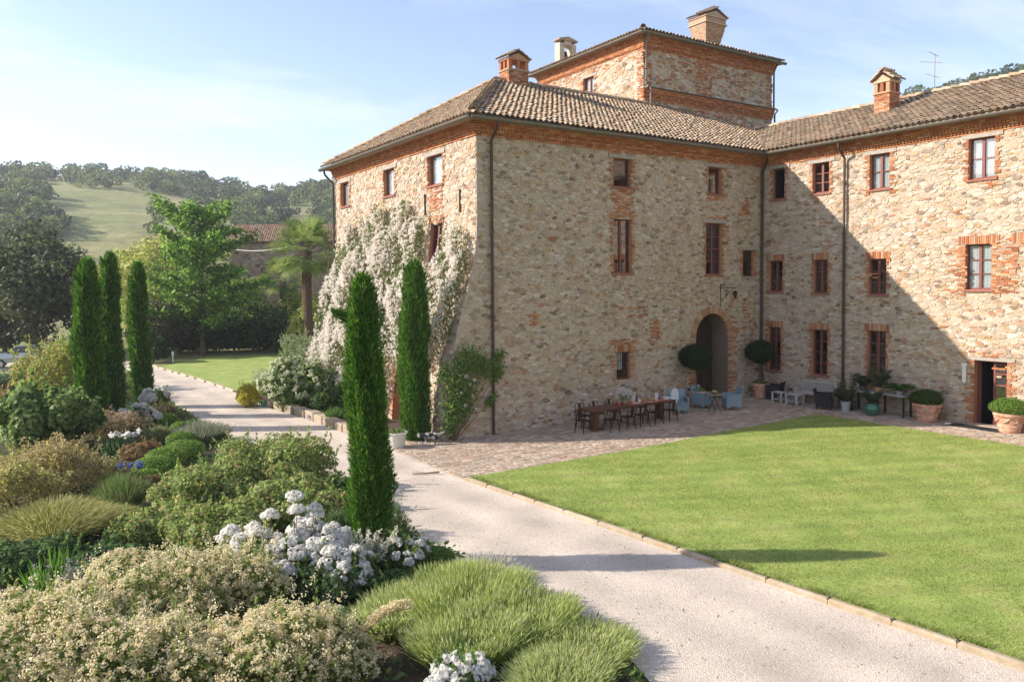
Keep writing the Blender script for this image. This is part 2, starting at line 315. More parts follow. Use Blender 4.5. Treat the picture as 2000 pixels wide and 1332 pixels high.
# kerb stones along the lawn
kerb = thing('lawn_kerb', 'pale worn stone kerb between the gravel path and the big lawn', 'kerb')
y = -4.95
MT['kerb'] = mat('kerb_stone', None, .9, var=.25, vscale=5, bump=.4, bscale=35, tint=(.33, .25, .15), tscale=2.2, coord='World')
def slab(mb, x0, x1, y0, y1, z0, z1, c, ch=.02):
    """stone block with a worn, chamfered top edge"""
    mb.add([(x0,y0,z0),(x1,y0,z0),(x1,y1,z0),(x0,y1,z0),(x0,y0,z1-ch),(x1,y0,z1-ch),(x1,y1,z1-ch),(x0,y1,z1-ch),(x0+ch,y0+ch,z1),(x1-ch,y0+ch,z1),(x1-ch,y1-ch,z1),(x0+ch,y1-ch,z1)],
           [(0,1,5,4),(1,2,6,5),(2,3,7,6),(3,0,4,7),(4,5,9,8),(5,6,10,9),(6,7,11,10),(7,4,8,11),(8,9,10,11)], c)
while y > -21:
    L = random.uniform(.85, 1.35); m_ = MB(); k = random.uniform(.88, 1.1)
    slab(m_, kx(y-L/2)-.01, kx(y-L/2)+.12, y-L, y-.008, -.05, .095+random.uniform(-.010, .010), (.37*k, .305*k, .225*k), .03)
    o = m_.build('kerb_stone', MT['kerb'], kerb, center=True); o.rotation_euler.z = .083+random.uniform(-.006, .006); y -= L
back_kerb = thing('path_edging', 'thin stone edging between the gravel path and the back lawn', 'kerb')
y = 17.6
while y < 33:
    L = random.uniform(1.2, 2); x0 = np.interp(y+L/2, [17.5, 25, 33], [-4.1, -4.6, -5.4]); m_ = MB(); slab(m_, x0-.08, x0+.1, y, y+L-.01, -.05, .07, (.50, .42, .32)); m_.build('edging_stone', MT['kerb'], back_kerb, center=True); y += L
# low stone wall holding the bed beside the path
lw = thing('low_bed_wall', 'low beige stone wall holding the planted bed below the climbing rose', 'wall')
y = 1.6
while y < 11.6:
    L = random.uniform(.7, 1.3); x0 = np.interp(y, [1.6, 7.4, 11.6], [-3.55, -3.75, -4.25]); m_ = MB(); k = random.uniform(.85, 1.1)
    slab(m_, x0-.02, x0+.42, y, y+L-.012, -.05, .30+random.uniform(-.02, .02), (.36*k, .30*k, .23*k), .03); m_.build('wall_block', MT['kerb'], lw, center=True); y += L
sheet('wall_bed_soil', [(-3.4, 1.7), (-.5, 1.7), (.0, 15), (-4.0, 17), (-4.1, 11.6), (-3.6, 7)], .2, MT['soil'])
# terrace of small pavers
terr = tag(bpy.data.objects.new('terrace', None), kind='structure'); col.objects.link(terr)
MT['paver'] = mat('paver', None, .9, var=.25, vscale=7, bump=.4, bscale=35, coord='World')
jm = MB()
for i in range(20):
    x0, x1 = -3.45+i*.94, -3.45+(i+1)*.94+.001
    jm.add([(x0, -5.0, gz(x0, 0)+.03), (min(x1, 15.3), -5.0, gz(x1, 0)+.03), (min(x1, 15.3), .0, gz(x1, 0)+.03), (x0, .0, gz(x0, 0)+.03)], [(0, 1, 2, 3)])
jm.add([(12.45, -17, .20), (15.3, -17, .20), (15.3, -5.0, .20), (12.45, -5.0, .20)], [(0, 1, 2, 3)])
jm.add([(-3.45, 0, .03), (-1.0, 0, .03), (-.8, 1.7, .03), (-3.45, 1.7, .03)], [(0, 1, 2, 3)])
jm.build('terrace_bedding', mat('paver_joint_sand', (.33, .265, .20), .95, var=.3, vscale=5), terr)
PV = [(.40, .315, .24), (.37, .28, .21), (.43, .35, .27), (.38, .27, .195), (.34, .27, .21), (.45, .37, .29)]
pav = []
def paver_rows(x0, x1, y0, y1, alongx=True):
    p = (y0 if alongx else x0)
    while p < (y1 if alongx else x1)-.04:
        d = random.uniform(.13, .21); q = (x0 if alongx else y0)-random.uniform(0, .2)
        while q < (x1 if alongx else y1):
            L = random.uniform(.18, .40); c = random.choice(PV); k = random.uniform(.8, 1.15); c = tuple(a*k for a in c)
            a, b = (max(q, x0 if alongx else y0), min(q+L, x1 if alongx else y1)); e = min(p+d, y1 if alongx else x1)
            if b-a > .06 and e-p > .05:
                pav.append((a+.006, b-.006, p+.006, e-.006, c) if alongx else (p+.006, e-.006, a+.006, b-.006, c))
            q += L
        p += d
paver_rows(-3.45, 15.25, -4.97, -.02); paver_rows(12.5, 15.25, -16.5, -5.0, False); paver_rows(-3.45, -1.35, 0, 1.6)
def pav_mesh(mb, p):
    x0, x1, y0, y1, c = p; z = gz((x0+x1)/2, 0)+.045+random.uniform(0, .008); t = random.uniform(-.003, .003)
    mb.add([(x0,y0,z-.02),(x1,y0,z-.02),(x1,y1,z-.02),(x0,y1,z-.02),(x0+.008,y0+.008,z+t),(x1-.008,y0+.008,z-t),(x1-.008,y1-.008,z-t),(x0+.008,y1-.008,z+t)],
           [(4,5,6,7),(0,1,5,4),(1,2,6,5),(2,3,7,6),(3,0,4,7)], c)
pav.sort(key=lambda p: (p[0]+14.1)**2+(p[2]+23.6)**2)
for p in pav[:300]:
    m_ = MB(); pav_mesh(m_, p); m_.build('paver', MT['paver'], terr, center=True)
m_ = MB()
for p in pav[300:]: pav_mesh(m_, p)
tag(m_.build('paver_field', MT['paver'], terr), kind='stuff')

# stray tufts spilling over the kerb and along the path's edge
def edge_pts(n):
    y = rng.uniform(-21, -4.9, n); t = np.sin(y*3.1)+np.sin(y*7.7+1)+.6*np.sin(y*17); k = rng.uniform(-1.2, 2.2, n) < t; y = y[k]; x = -3.46+(y+4.87)*(1.15/-13.75)+.13+np.abs(rng.normal(size=len(y)))*.07; return np.stack([x, y, np.full(len(y), .085)], 1)
tag(mkobj('edge_grass', blades('edge_grass', edge_pts, 9000, .05, .12, .012, GP, 1.3), MT['leaf']), 'uncut grass tufts leaning over the lawn kerb', 'grass', kind='stuff')
def litter_pts(n):
    x = rng.uniform(-7.4, -2.4, n); y = rng.uniform(-19, 30, n); return np.stack([x, y, np.full(n, .006)], 1)
tag(mkobj('path_litter', blades('path_litter', litter_pts, 1700, .008, .03, .03, [(.22, .16, .08), (.30, .24, .14), (.16, .18, .06)], 2.5), MT['leaf']), 'dry leaf litter scattered on the gravel path', 'leaves', kind='stuff')
# ------------------------------------------------------------------ buildings
LF, HC, LL = 15.3, 10.68, 13.65
def batter(z): return float(np.interp(z, [0, 1.5, 2.5, 3.8, 4.66, 5.37, 6.1, 6.8, 7.6], [1.43, 1.33, 1.13, .85, .60, .38, .18, .06, 0]))
class WF:
    """a wall plane: s runs along it, z up, o out of it"""
    def __init__(s, o, u, n, off=None): s.o, s.u, s.n, s.off = Vector(o), Vector(u), Vector(n), off
    def p(s, a, z, o=0.):
        if s.off: o = o+s.off(z)
        return s.o+s.u*a+Vector((0, 0, z))+s.n*o
    def box(s, mb, a0, a1, z0, z1, o0, o1, c):
        P = [s.p(a, z, o) for o in (o0, o1) for a, z in ((a0, z0), (a1, z0), (a1, z1), (a0, z1))]
        mb.add(P, [(4,5,6,7),(3,2,1,0),(0,1,5,4),(1,2,6,5),(2,3,7,6),(3,0,4,7)], c)
WFf = WF((0, 0, 0), (1, 0, 0), (0, -1, 0)); WFw = WF((LF, 0, 0), (0, -1, 0), (-1, 0, 0)); WFl = WF((0, 0, 0), (0, 1, 0), (-1, 0, 0), batter)
WTf = WF((14.43, 6.9, 0), (1, 0, 0), (0, -1, 0)); WTl = WF((14.43, 6.9, 0), (0, 1, 0), (-1, 0, 0))

def clip(poly, n, d):
    out = []; L = len(poly)
    for i in range(L):
        a, b = poly[i], poly[(i+1) % L]; da = a[0]*n[0]+a[1]*n[1]-d; db = b[0]*n[0]+b[1]*n[1]-d
        if da <= 0: out.append(a)
        if (da < 0) != (db < 0) and da != db:
            t = da/(da-db); out.append((a[0]+(b[0]-a[0])*t, a[1]+(b[1]-a[1])*t))
    return out
def area(p): return abs(sum(p[i][0]*p[(i+1) % len(p)][1]-p[(i+1) % len(p)][0]*p[i][1] for i in range(len(p)))/2)
def cells(x0, x1, z0, z1, dx, seed, asp=2.0):
    """irregular rubble cells: a power diagram over a jittered grid, squashed so stones lie flat"""
    rnd = random.Random(seed); dz = dx; nx = int((x1-x0)/dx)+1; nzz = int((z1-z0)*asp/dz)+1; pts = {}
    for j in range(-1, nzz+1):
        sh = rnd.uniform(0, dx)
        for i in range(-1, nx+1):
            pts[(i, j)] = (x0+i*dx+sh+rnd.uniform(-.47, .47)*dx, z0*asp+(j+rnd.uniform(.05, .95))*dz, rnd.choice((0, 0, .05, .1, .3, .55, .9))*dx*dx*.8)
    out = []
    for (i, j), (px, pz, pw) in pts.items():
        if not (0 <= j < nzz) : continue
        poly = [(px-2*dx, pz-2*dx), (px+2*dx, pz-2*dx), (px+2*dx, pz+2*dx), (px-2*dx, pz+2*dx)]
        for dj in (-2, -1, 0, 1, 2):
            for di in (-3, -2, -1, 0, 1, 2, 3):
                if not (di or dj): continue
                q = pts.get((i+di, j+dj))
                if not q: continue
                nx_, nz_ = q[0]-px, q[1]-pz; L = nx_*nx_+nz_*nz_
                if L > 9*dx*dx: continue
                d = (q[0]**2+q[1]**2-q[2]-px*px-pz*pz+pw)/2
                poly = clip(poly, (nx_, nz_), d)
                if len(poly) < 3: break
            if len(poly) < 3: break
        if len(poly) >= 3: out.append([(x, z/asp) for x, z in poly])
    return out
STONE = [((.48, .395, .31), 26), ((.52, .435, .35), 20), ((.44, .345, .25), 17), ((.40, .265, .145), 10), ((.45, .325, .205), 10), ((.205, .14, .09), 8), ((.275, .23, .19), 7), ((.36, .20, .125), 6), ((.57, .50, .42), 7)]
SC = [c for c, w in STONE]; SW = [w for c, w in STONE]
def stones(wf, x0, x1, z0, z1, holes, seed, dx=.30, left=None, top=None):
    rnd = random.Random(seed); res = []
    for poly in cells(x0, x1, z0, z1, dx, seed):
        poly = clip(clip(clip(clip(poly, (-1, 0), -x0), (1, 0), x1), (0, -1), -z0), (0, 1), z1)
        if len(poly) < 3: continue
        cx = sum(p[0] for p in poly)/len(poly); cz = sum(p[1] for p in poly)/len(poly)
        if left and cx < -left(cz)+.12: continue
        for h in holes:
            if len(poly) < 3: break
            bx0, bx1 = min(p[0] for p in poly), max(p[0] for p in poly); bz0, bz1 = min(p[1] for p in poly), max(p[1] for p in poly)
            if bx1 < h[0] or bx0 > h[1] or bz1 < h[2] or bz0 > h[3]: continue
            opts = [clip(poly, (1, 0), h[0]), clip(poly, (-1, 0), -h[1]), clip(poly, (0, 1), h[2]), clip(poly, (0, -1), -h[3])]
            poly = max(opts, key=lambda q: area(q) if len(q) > 2 else 0)
        if len(poly) < 3: continue
        A = area(poly)
        if A < .006: continue
        cx = sum(p[0] for p in poly)/len(poly); cz = sum(p[1] for p in poly)/len(poly)
        gap = rnd.uniform(.004, .014); ring = []
        n = len(poly)
        for i in range(n):
            a, b, c = poly[i-1], poly[i], poly[(i+1) % n]
            for q, t in (((a, .14), (c, .14)) if A > .035 else ((a, .03),)):
                x, z = b[0]+(q[0]-b[0])*t, b[1]+(q[1]-b[1])*t; r = math.hypot(x-cx, z-cz)+1e-6; k = max(.4, 1-gap/r)*rnd.uniform(.95, 1.0); ring.append((cx+(x-cx)*k, cz+(z-cz)*k))
        c = rnd.choices(SC, SW)[0]; k = rnd.uniform(.86, 1.10); c = (min(.7, c[0]*k), min(.7, c[1]*k*.985), min(.7, c[2]*k*.98))
        o = rnd.uniform(.003, .028); tx, tz = rnd.uniform(-.05, .05), rnd.uniform(-.05, .05)
        res.append((A, ring, (cx, cz), c, o, tx, tz))
    return res
def stone_geo(mb, wf, st):
    A, ring, (cx, cz), c, o, tx, tz = st; n = len(ring)
    P = [wf.p(x, z, -.012) for x, z in ring]+[wf.p(cx+(x-cx)*.9, cz+(z-cz)*.88, o+tx*(x-cx)+tz*(z-cz)) for x, z in ring]
    mb.add(P, [tuple(range(n, 2*n))]+[(i, (i+1) % n, n+(i+1) % n, n+i) for i in range(n)], c)
def wall_sheet(mb, wf, x0, x1, z0, z1, holes, zstep=99, left=None):
    xs = sorted({x0, x1, *[h[0] for h in holes], *[h[1] for h in holes]}); zs = {z0, z1, *[h[2] for h in holes], *[h[3] for h in holes]}
    z = z0
    while z < z1: zs.add(round(z, 3)); z += zstep
    xs = [x for x in xs if x0 <= x <= x1]; zs = sorted(z for z in zs if z0 <= z <= z1)
    for i in range(len(xs)-1):
        for j in range(len(zs)-1):
            mx, mz = (xs[i]+xs[i+1])/2, (zs[j]+zs[j+1])/2
            if any(h[0] < mx < h[1] and h[2] < mz < h[3] for h in holes): continue
            mb.add([wf.p(xs[i], zs[j]), wf.p(xs[i+1], zs[j]), wf.p(xs[i+1], zs[j+1]), wf.p(xs[i], zs[j+1])], [(0, 1, 2, 3)])
    if left:
        zz_ = np.linspace(z0, 7.6, 20)
        for a, b in zip(zz_[:-1], zz_[1:]): mb.add([wf.p(-left(a), a), wf.p(x0, a), wf.p(x0, b), wf.p(-left(b), b)], [(0, 1, 2, 3)])
def place_stones(part, sets, limit=300):
    """the stones that show largest become objects of their own, the rest one mesh"""
    allst = []
    for wf, sts in sets:
        for st in sts:
            P = wf.p(st[2][0], st[2][1]); d = P-CAM; allst.append((st[0]*abs(d.normalized().dot(wf.n))/d.length_squared, id(st), wf, st))
    allst.sort(key=lambda t: -t[0])
    for _, _, wf, st in allst[:limit]:
        m_ = MB(); stone_geo(m_, wf, st); m_.build('stone', MT['stone'], part[wf] if isinstance(part, dict) else part, center=True)
    by = {}
    for _, _, wf, st in allst[limit:]: stone_geo(by.setdefault(id(wf), (wf, MB()))[1], wf, st)
    for wf, m_ in by.values(): tag(m_.build('rubble_masonry', MT['stone'], part[wf] if isinstance(part, dict) else part), kind='stuff')
BR = [(.42, .165, .075), (.38, .15, .07), (.45, .21, .11), (.31, .12, .065), (.48, .28, .17), (.42, .21, .12), (.46, .33, .22)]
def bcol(rnd=random): c = rnd.choice(BR); k = rnd.uniform(.8, 1.15); return tuple(q*k for q in c)
CB = [(.47, .185, .08), (.43, .165, .072), (.50, .22, .10), (.39, .15, .068), (.52, .28, .15)]
def ccol(): c = random.choice(CB); k = random.uniform(.85, 1.12); return tuple(q*k for q in c)
class Bricks:
    def __init__(s): s.items = []
    def b(s, wf, a0, a1, z0, z1, o0, o1, pri=0, c=None): s.items.append((pri, wf, a0, a1, z0, z1, o0, o1, c or bcol()))
    def flush(s, part, limit=300):
        s.items.sort(key=lambda t: -t[0]); rest = {}
        for i, (pri, wf, *q, c) in enumerate(s.items):
            pp = part[wf] if isinstance(part, dict) else part
            if i < limit and pri > 0:
                m_ = MB(); wf.box(m_, *q, c); m_.build('brick', MT['brick'], pp, center=True)
            else: wf.box(rest.setdefault(id(pp), (pp, MB()))[1], *q, c)
        for pp, m_ in rest.values(): tag(m_.build('brickwork', MT['brick'], pp), kind='stuff')
    def jamb(s, wf, s0, s1, z0, z1, below=0, w=.21, pri=2):
        """toothed brick quoins on both sides of an opening"""
        z = z0-below*.072
        while z < z1+.02:
            for side in (0, 1):
                L = random.choice((w, w*.55, w*.8, w*.4))
                if random.random() < .14: continue
                a0, a1 = (s0-L, s0-.002) if side == 0 else (s1+.002, s1+L)
                if L > .2 and random.random() < .5:
                    m = (a0+a1)/2; s.b(wf, a0, m-.006, z, z+.062, -.05, .036+random.uniform(0, .01), pri); s.b(wf, m+.006, a1, z, z+.062, -.05, .036+random.uniform(0, .01), pri)
                else: s.b(wf, a0, a1, z, z+.062, -.05, .036+random.uniform(0, .01), pri)
            z += .074
    def flat_arch(s, wf, s0, s1, z, h=.27, pri=3, over=.12):
        a = s0-over
        while a < s1+over-.03: s.b(wf, a, a+.062, z+.002, z+h+random.uniform(-.01, .015), -.05, .038+random.uniform(0, .008), pri); a += .074
    def patch(s, wf, s0, s1, z0, z1, dens=.8, pri=1, o=.03):
        z = z0; k = 0
        while z < z1:
            a = s0-(.12 if k % 2 else 0)+random.uniform(-.06, .06)
            while a < s1:
                L = random.uniform(.2, .27)
                if random.random() < dens: s.b(wf, a, min(a+L, s1+.1), z, z+.06, -.03, o+random.uniform(0, .012), pri)
                a += L+.013
            z += .074; k += 1
    def cornice(s, wf, s0, s1, z0, pri=0, rows=(0.05, .10, .13, .18, .21, .26, .30), saw=(1, 3), rh=.074, skip=None):
        for r, o in enumerate(rows):
            a = s0-(o if s0 == 0 else 0); e = s1
            while a < e:
                L = .13 if r in saw else .25
                if r in saw: s.b(wf, a+.005, a+.085, z0+r*rh, z0+(r+1)*rh-.008, -.05, o, pri, ccol()); s.b(wf, a+.086, a+.13, z0+r*rh, z0+(r+1)*rh-.012, -.05, o-.06, pri, ccol())
                else: s.b(wf, a+.004, min(a+L-.006, e), z0+r*rh, z0+(r+1)*rh-.008, -.05, o+random.uniform(-.006, .004), pri, ccol())
                a += L
def window(th, wf, s0, s1, z0, z1, cols=2, rows=3, depth=.13, curtain=False, lintel=False, sill='brick', open_=False, glass=True, room=True, bars=False):
    """frame (the part) with its panes, sill, lintel and dark room behind"""
    fm = MB(); t = .055; o0, o1 = -depth-.06, -depth; C = (.5, .5, .5)
    wf.box(fm, s0, s0+t, z0, z1, o0, o1, C); wf.box(fm, s1-t, s1, z0, z1, o0, o1, C)
    wf.box(fm, s0+t, s1-t, z0, z0+t*1.3, o0, o1, C); wf.box(fm, s0+t, s1-t, z1-t, z1, o0, o1, C)
    xs = [s0+t]; mw = .10
    if cols == 2:
        m = (s0+s1)/2; wf.box(fm, m-mw/2, m+mw/2, z0+t*1.3, z1-t, o0-.01, o1+.012, C); spans = [(s0+t, m-mw/2), (m+mw/2, s1-t)]
    else: spans = [(s0+t, s1-t)]
    zs = [z0+t*1.3+(z1-t-z0-t*1.3)*i/rows for i in range(rows+1)]
    for a, b in spans:
        for z in zs[1:-1]: wf.box(fm, a, b, z-.016, z+.016, o0+.012, o1-.008, C)
    fo = fm.build('window', MT['frame'], th, center=True); off = Vector(fo.location)
    def child(mb, name, m):
        me = mb.mesh(name, tuple(off)); return mkobj(name, me, m, fo)
    if glass:
        for a, b in spans:
            for i in range(rows):
                g = MB(); wf.box(g, a-.004, b+.004, zs[i]-.004, zs[i+1]+.004, -depth-.035, -depth-.030, C); child(g, 'pane', MT['glass'])
    if sill:
        g = MB(); wf.box(g, s0-.09, s1+.09, z0-.075, z0-.004, -depth, .075, (.30, .13, .09) if sill == 'brick' else (.36, .32, .28)); child(g, 'sill', MT['brick'])
    if lintel:
        g = MB(); wf.box(g, s0-.24, s1+.26, z1+.003, z1+.15, -depth-.06, .045, C); child(g, 'lintel', MT['lintel'])
    if curtain:
        g = MB(); n = 14; A, B = s0+.04, s1-.04
        for i in range(n):
            a, b = A+(B-A)*i/n, A+(B-A)*(i+1)/n; oa, ob = (-depth-.062-.012*(i % 2), -depth-.062-.012*((i+1) % 2))
            g.add([wf.p(a, z0+.05, oa), wf.p(b, z0+.05, ob), wf.p(b, z1-.03, ob), wf.p(a, z1-.03, oa)], [(0, 1, 2, 3)])
        child(g, 'curtain', MT['curtain'])
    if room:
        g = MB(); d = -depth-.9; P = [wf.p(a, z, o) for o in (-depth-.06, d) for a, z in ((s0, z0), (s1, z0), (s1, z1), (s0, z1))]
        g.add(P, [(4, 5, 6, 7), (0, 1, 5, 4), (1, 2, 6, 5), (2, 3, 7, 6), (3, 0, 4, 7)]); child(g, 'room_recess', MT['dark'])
    g = MB(); P = [wf.p(a, z, o) for o in (0.0, -depth-.06) for a, z in ((s0, z0), (s1, z0), (s1, z1), (s0, z1))]
    rc = (.43, .22, .12); g.add(P, [(0, 1, 5, 4), (1, 2, 6, 5), (2, 3, 7, 6), (3, 0, 4, 7)], rc); child(g, 'reveal', MT['brick'])
    if bars:
        for i in range(1, 5):
            g = MB(); a = s0+(s1-s0)*i/5; g.tube([wf.p(a, z0, -.05), wf.p(a, z1, -.05)], .011, 6); child(g, 'iron_bar', MT['metal'])
        for z in (z0+(z1-z0)*.33, z0+(z1-z0)*.67):
            g = MB(); g.tube([wf.p(s0, z, -.04), wf.p(s1, z, -.04)], .010, 6); child(g, 'iron_bar', MT['metal'])
    return fo
TC = [(.44, .31, .22), (.38, .26, .18), (.50, .38, .28), (.31, .22, .155), (.46, .31, .20), (.43, .345, .25), (.27, .21, .16)]
def tile_geo(mb, ctr, e, up, nrm, L=.46, r0=.105, r1=.08, c=(.4, .3, .2), seg=6):
    P = []; th = .016
    for k, (b, r) in enumerate(((-L/2, r0), (L/2, r1))):
        for q in (r, r-th):
            for i in range(seg+1):
                a = math.pi*i/seg; P.append(ctr+up*b+e*(q*math.cos(a))+nrm*(q*math.sin(a)*.95+(.045 if k == 0 else 0)))
    n = seg+1; F = []
    for i in range(seg): F.append((i, i+1, 2*n+i+1, 2*n+i)); F.append((i, n+i, n+i+1, i+1))
    mb.add(P, F, c)
TILE_MESH = []
for q in range(7):
    m_ = MB(); tile_geo(m_, Vector((0, 0, 0)), Vector((1, 0, 0)), Vector((0, 1, 0)), Vector((0, 0, 1)), c=TC[q]); me_ = m_.mesh('roof_tile'); me_.materials.append(MT['tile']); TILE_MESH.append(me_)
def inside(poly, x, y):
    r = False; j = len(poly)-1
    for i in range(len(poly)):
        (xi, yi), (xj, yj) = poly[i], poly[j]
        if (yi > y) != (yj > y) and x < (xj-xi)*(y-yi)/(yj-yi)+xi: r = not r
        j = i
    return r
def tiled(part, planes, limit=300, own=True):
    cand = []
    for O, e, up, poly, dens in planes:
        O, e, up = Vector(O), Vector(e).normalized(), Vector(up).normalized(); nrm = e.cross(up).normalized()
        if nrm.z < 0: nrm = -nrm
        sl = MB(); P = [O+e*a+up*b for a, b in poly]; n = len(P); Q = [p-nrm*.14 for p in P]
        sl.add(P+Q, [tuple(range(n)), tuple(range(2*n-1, n-1, -1))]+[(i, (i+1) % n, n+(i+1) % n, n+i) for i in range(n)]); sl.build('roof_deck', MT['slab'], part)
        A0, A1 = min(p[0] for p in poly), max(p[0] for p in poly); B1 = max(p[1] for p in poly); a = A0+.11
        # channel tiles between the covers: one shallow trough for each column
        ch = MB()
        while a < A1:
            b = .13; jit = random.uniform(-.012, .012)
            first = None; last = None
            while b < B1+.1:
                if inside(poly, a, max(.02, b-.05)):
                    cand.append((O+e*(a+jit+random.uniform(-.012, .012))+up*(b+random.uniform(-.03, .03)-.02)+nrm*(.035+random.uniform(0, .012)), e, up, nrm)); last = b; first = b if first is None else first
                b += .36
            if first is not None:
                p0, p1 = first-.3, last+.1; a2 = a+.1225; T = [O+e*(a2+dx)+up*q+nrm*h for q in (p0, p1) for dx, h in ((-.06, .03), (0, .004), (.06, .03))]
                ch.add(T, [(0, 1, 4, 3), (1, 2, 5, 4)], TC[int(a*7) % len(TC)])
            a += .245
        tag(ch.build('channel_tile_rows', MT['tile'], part), kind='stuff')
    if own: cand.sort(key=lambda t: (t[0]-CAM).length)
    for ctr, e, up, nrm in (cand[:limit] if own else []):
        o = bpy.data.objects.new('roof_tile', random.choice(TILE_MESH)); col.objects.link(o); o.parent = part
        Rm = Matrix((e, up, nrm)).transposed(); 
        if Rm.determinant() < 0: Rm = Matrix((-e, up, nrm)).transposed()
        o.matrix_local = Matrix.Translation(ctr) @ Rm.to_4x4() @ Matrix.Rotation(random.uniform(-.06, .06), 4, 'Z')
    m_ = MB()
    for ctr, e, up, nrm in (cand[limit:] if own else cand):
        k = random.uniform(.8, 1.15); t = random.uniform(-.05, .05); tile_geo(m_, ctr, e, (up+e*t).normalized(), nrm, c=tuple(q*k for q in random.choice(TC)), seg=5)
    tag(m_.build('roof_tile_field', MT['tile'], part, smooth=False), kind='stuff')
def ridge_tiles(part, a, b, r=.15):
    a, b = Vector(a), Vector(b); d = (b-a); n = max(1, int(d.length/.38)); u = d.normalized(); e = u.cross(Vector((0, 0, 1))).normalized(); nr = e.cross(u)
    for i in range(n):
        m_ = MB(); k = random.uniform(.85, 1.15); tile_geo(m_, a+u*(.2+i*.38)+nr*(.06+random.uniform(0, .015)), e, u, nr, .46, r, r*.85, tuple(q*k for q in random.choice(TC)), 7); m_.build('ridge_tile', MT['tile'], part, center=True)
def gutter(th, a, b, r=.12):
    m_ = MB(); a, b = Vector(a), Vector(b); u = (b-a).normalized(); e = u.cross(Vector((0, 0, 1))); n = 9; P = []
    for p in (a, b):
        for rr in (r, r-.014):
            for i in range(n):
                t = math.pi+math.pi*i/(n-1); P.append(p+e*(rr*math.cos(t))+Vector((0, 0, rr*math.sin(t))))
    F = []
    for i in range(n-1): F.append((i, i+1, 2*n+i+1, 2*n+i)); F.append((n+i, 3*n+i, 3*n+i+1, n+i+1)); F.append((i, n+i, n+i+1, i+1)); F.append((2*n+i, 2*n+i+1, 3*n+i+1, 3*n+i))
    F += [(0, 2*n, 3*n, n), (n-1, 2*n-1, 4*n-1, 3*n-1)]
    m_.add(P, F); L = (b-a).length; k = .7
    while k < L:
        p = a+u*k; m_.bar(p-e*(r+.01)+Vector((0, 0, .01)), p+e*(r+.01)+Vector((0, 0, .01)), .03, .008); k += .9
    return m_.build('gutter', MT['gutter'], th, smooth=False)
def downpipe(th, path, r=.052, m='pipe'):
    mb_ = MB(); mb_.tube(path, r, 10); p0, p1 = Vector(path[-2]), Vector(path[-1]); L = (p1-p0).length
    for k in np.arange(1.0, L, 2.1):
        q = p0+(p1-p0)*(k/L); mb_.tube([q-Vector((0, 0, .03)), q+Vector((0, 0, .03))], r+.014, 10)
    return mb_.build('downpipe', MT[m], th, smooth=False)
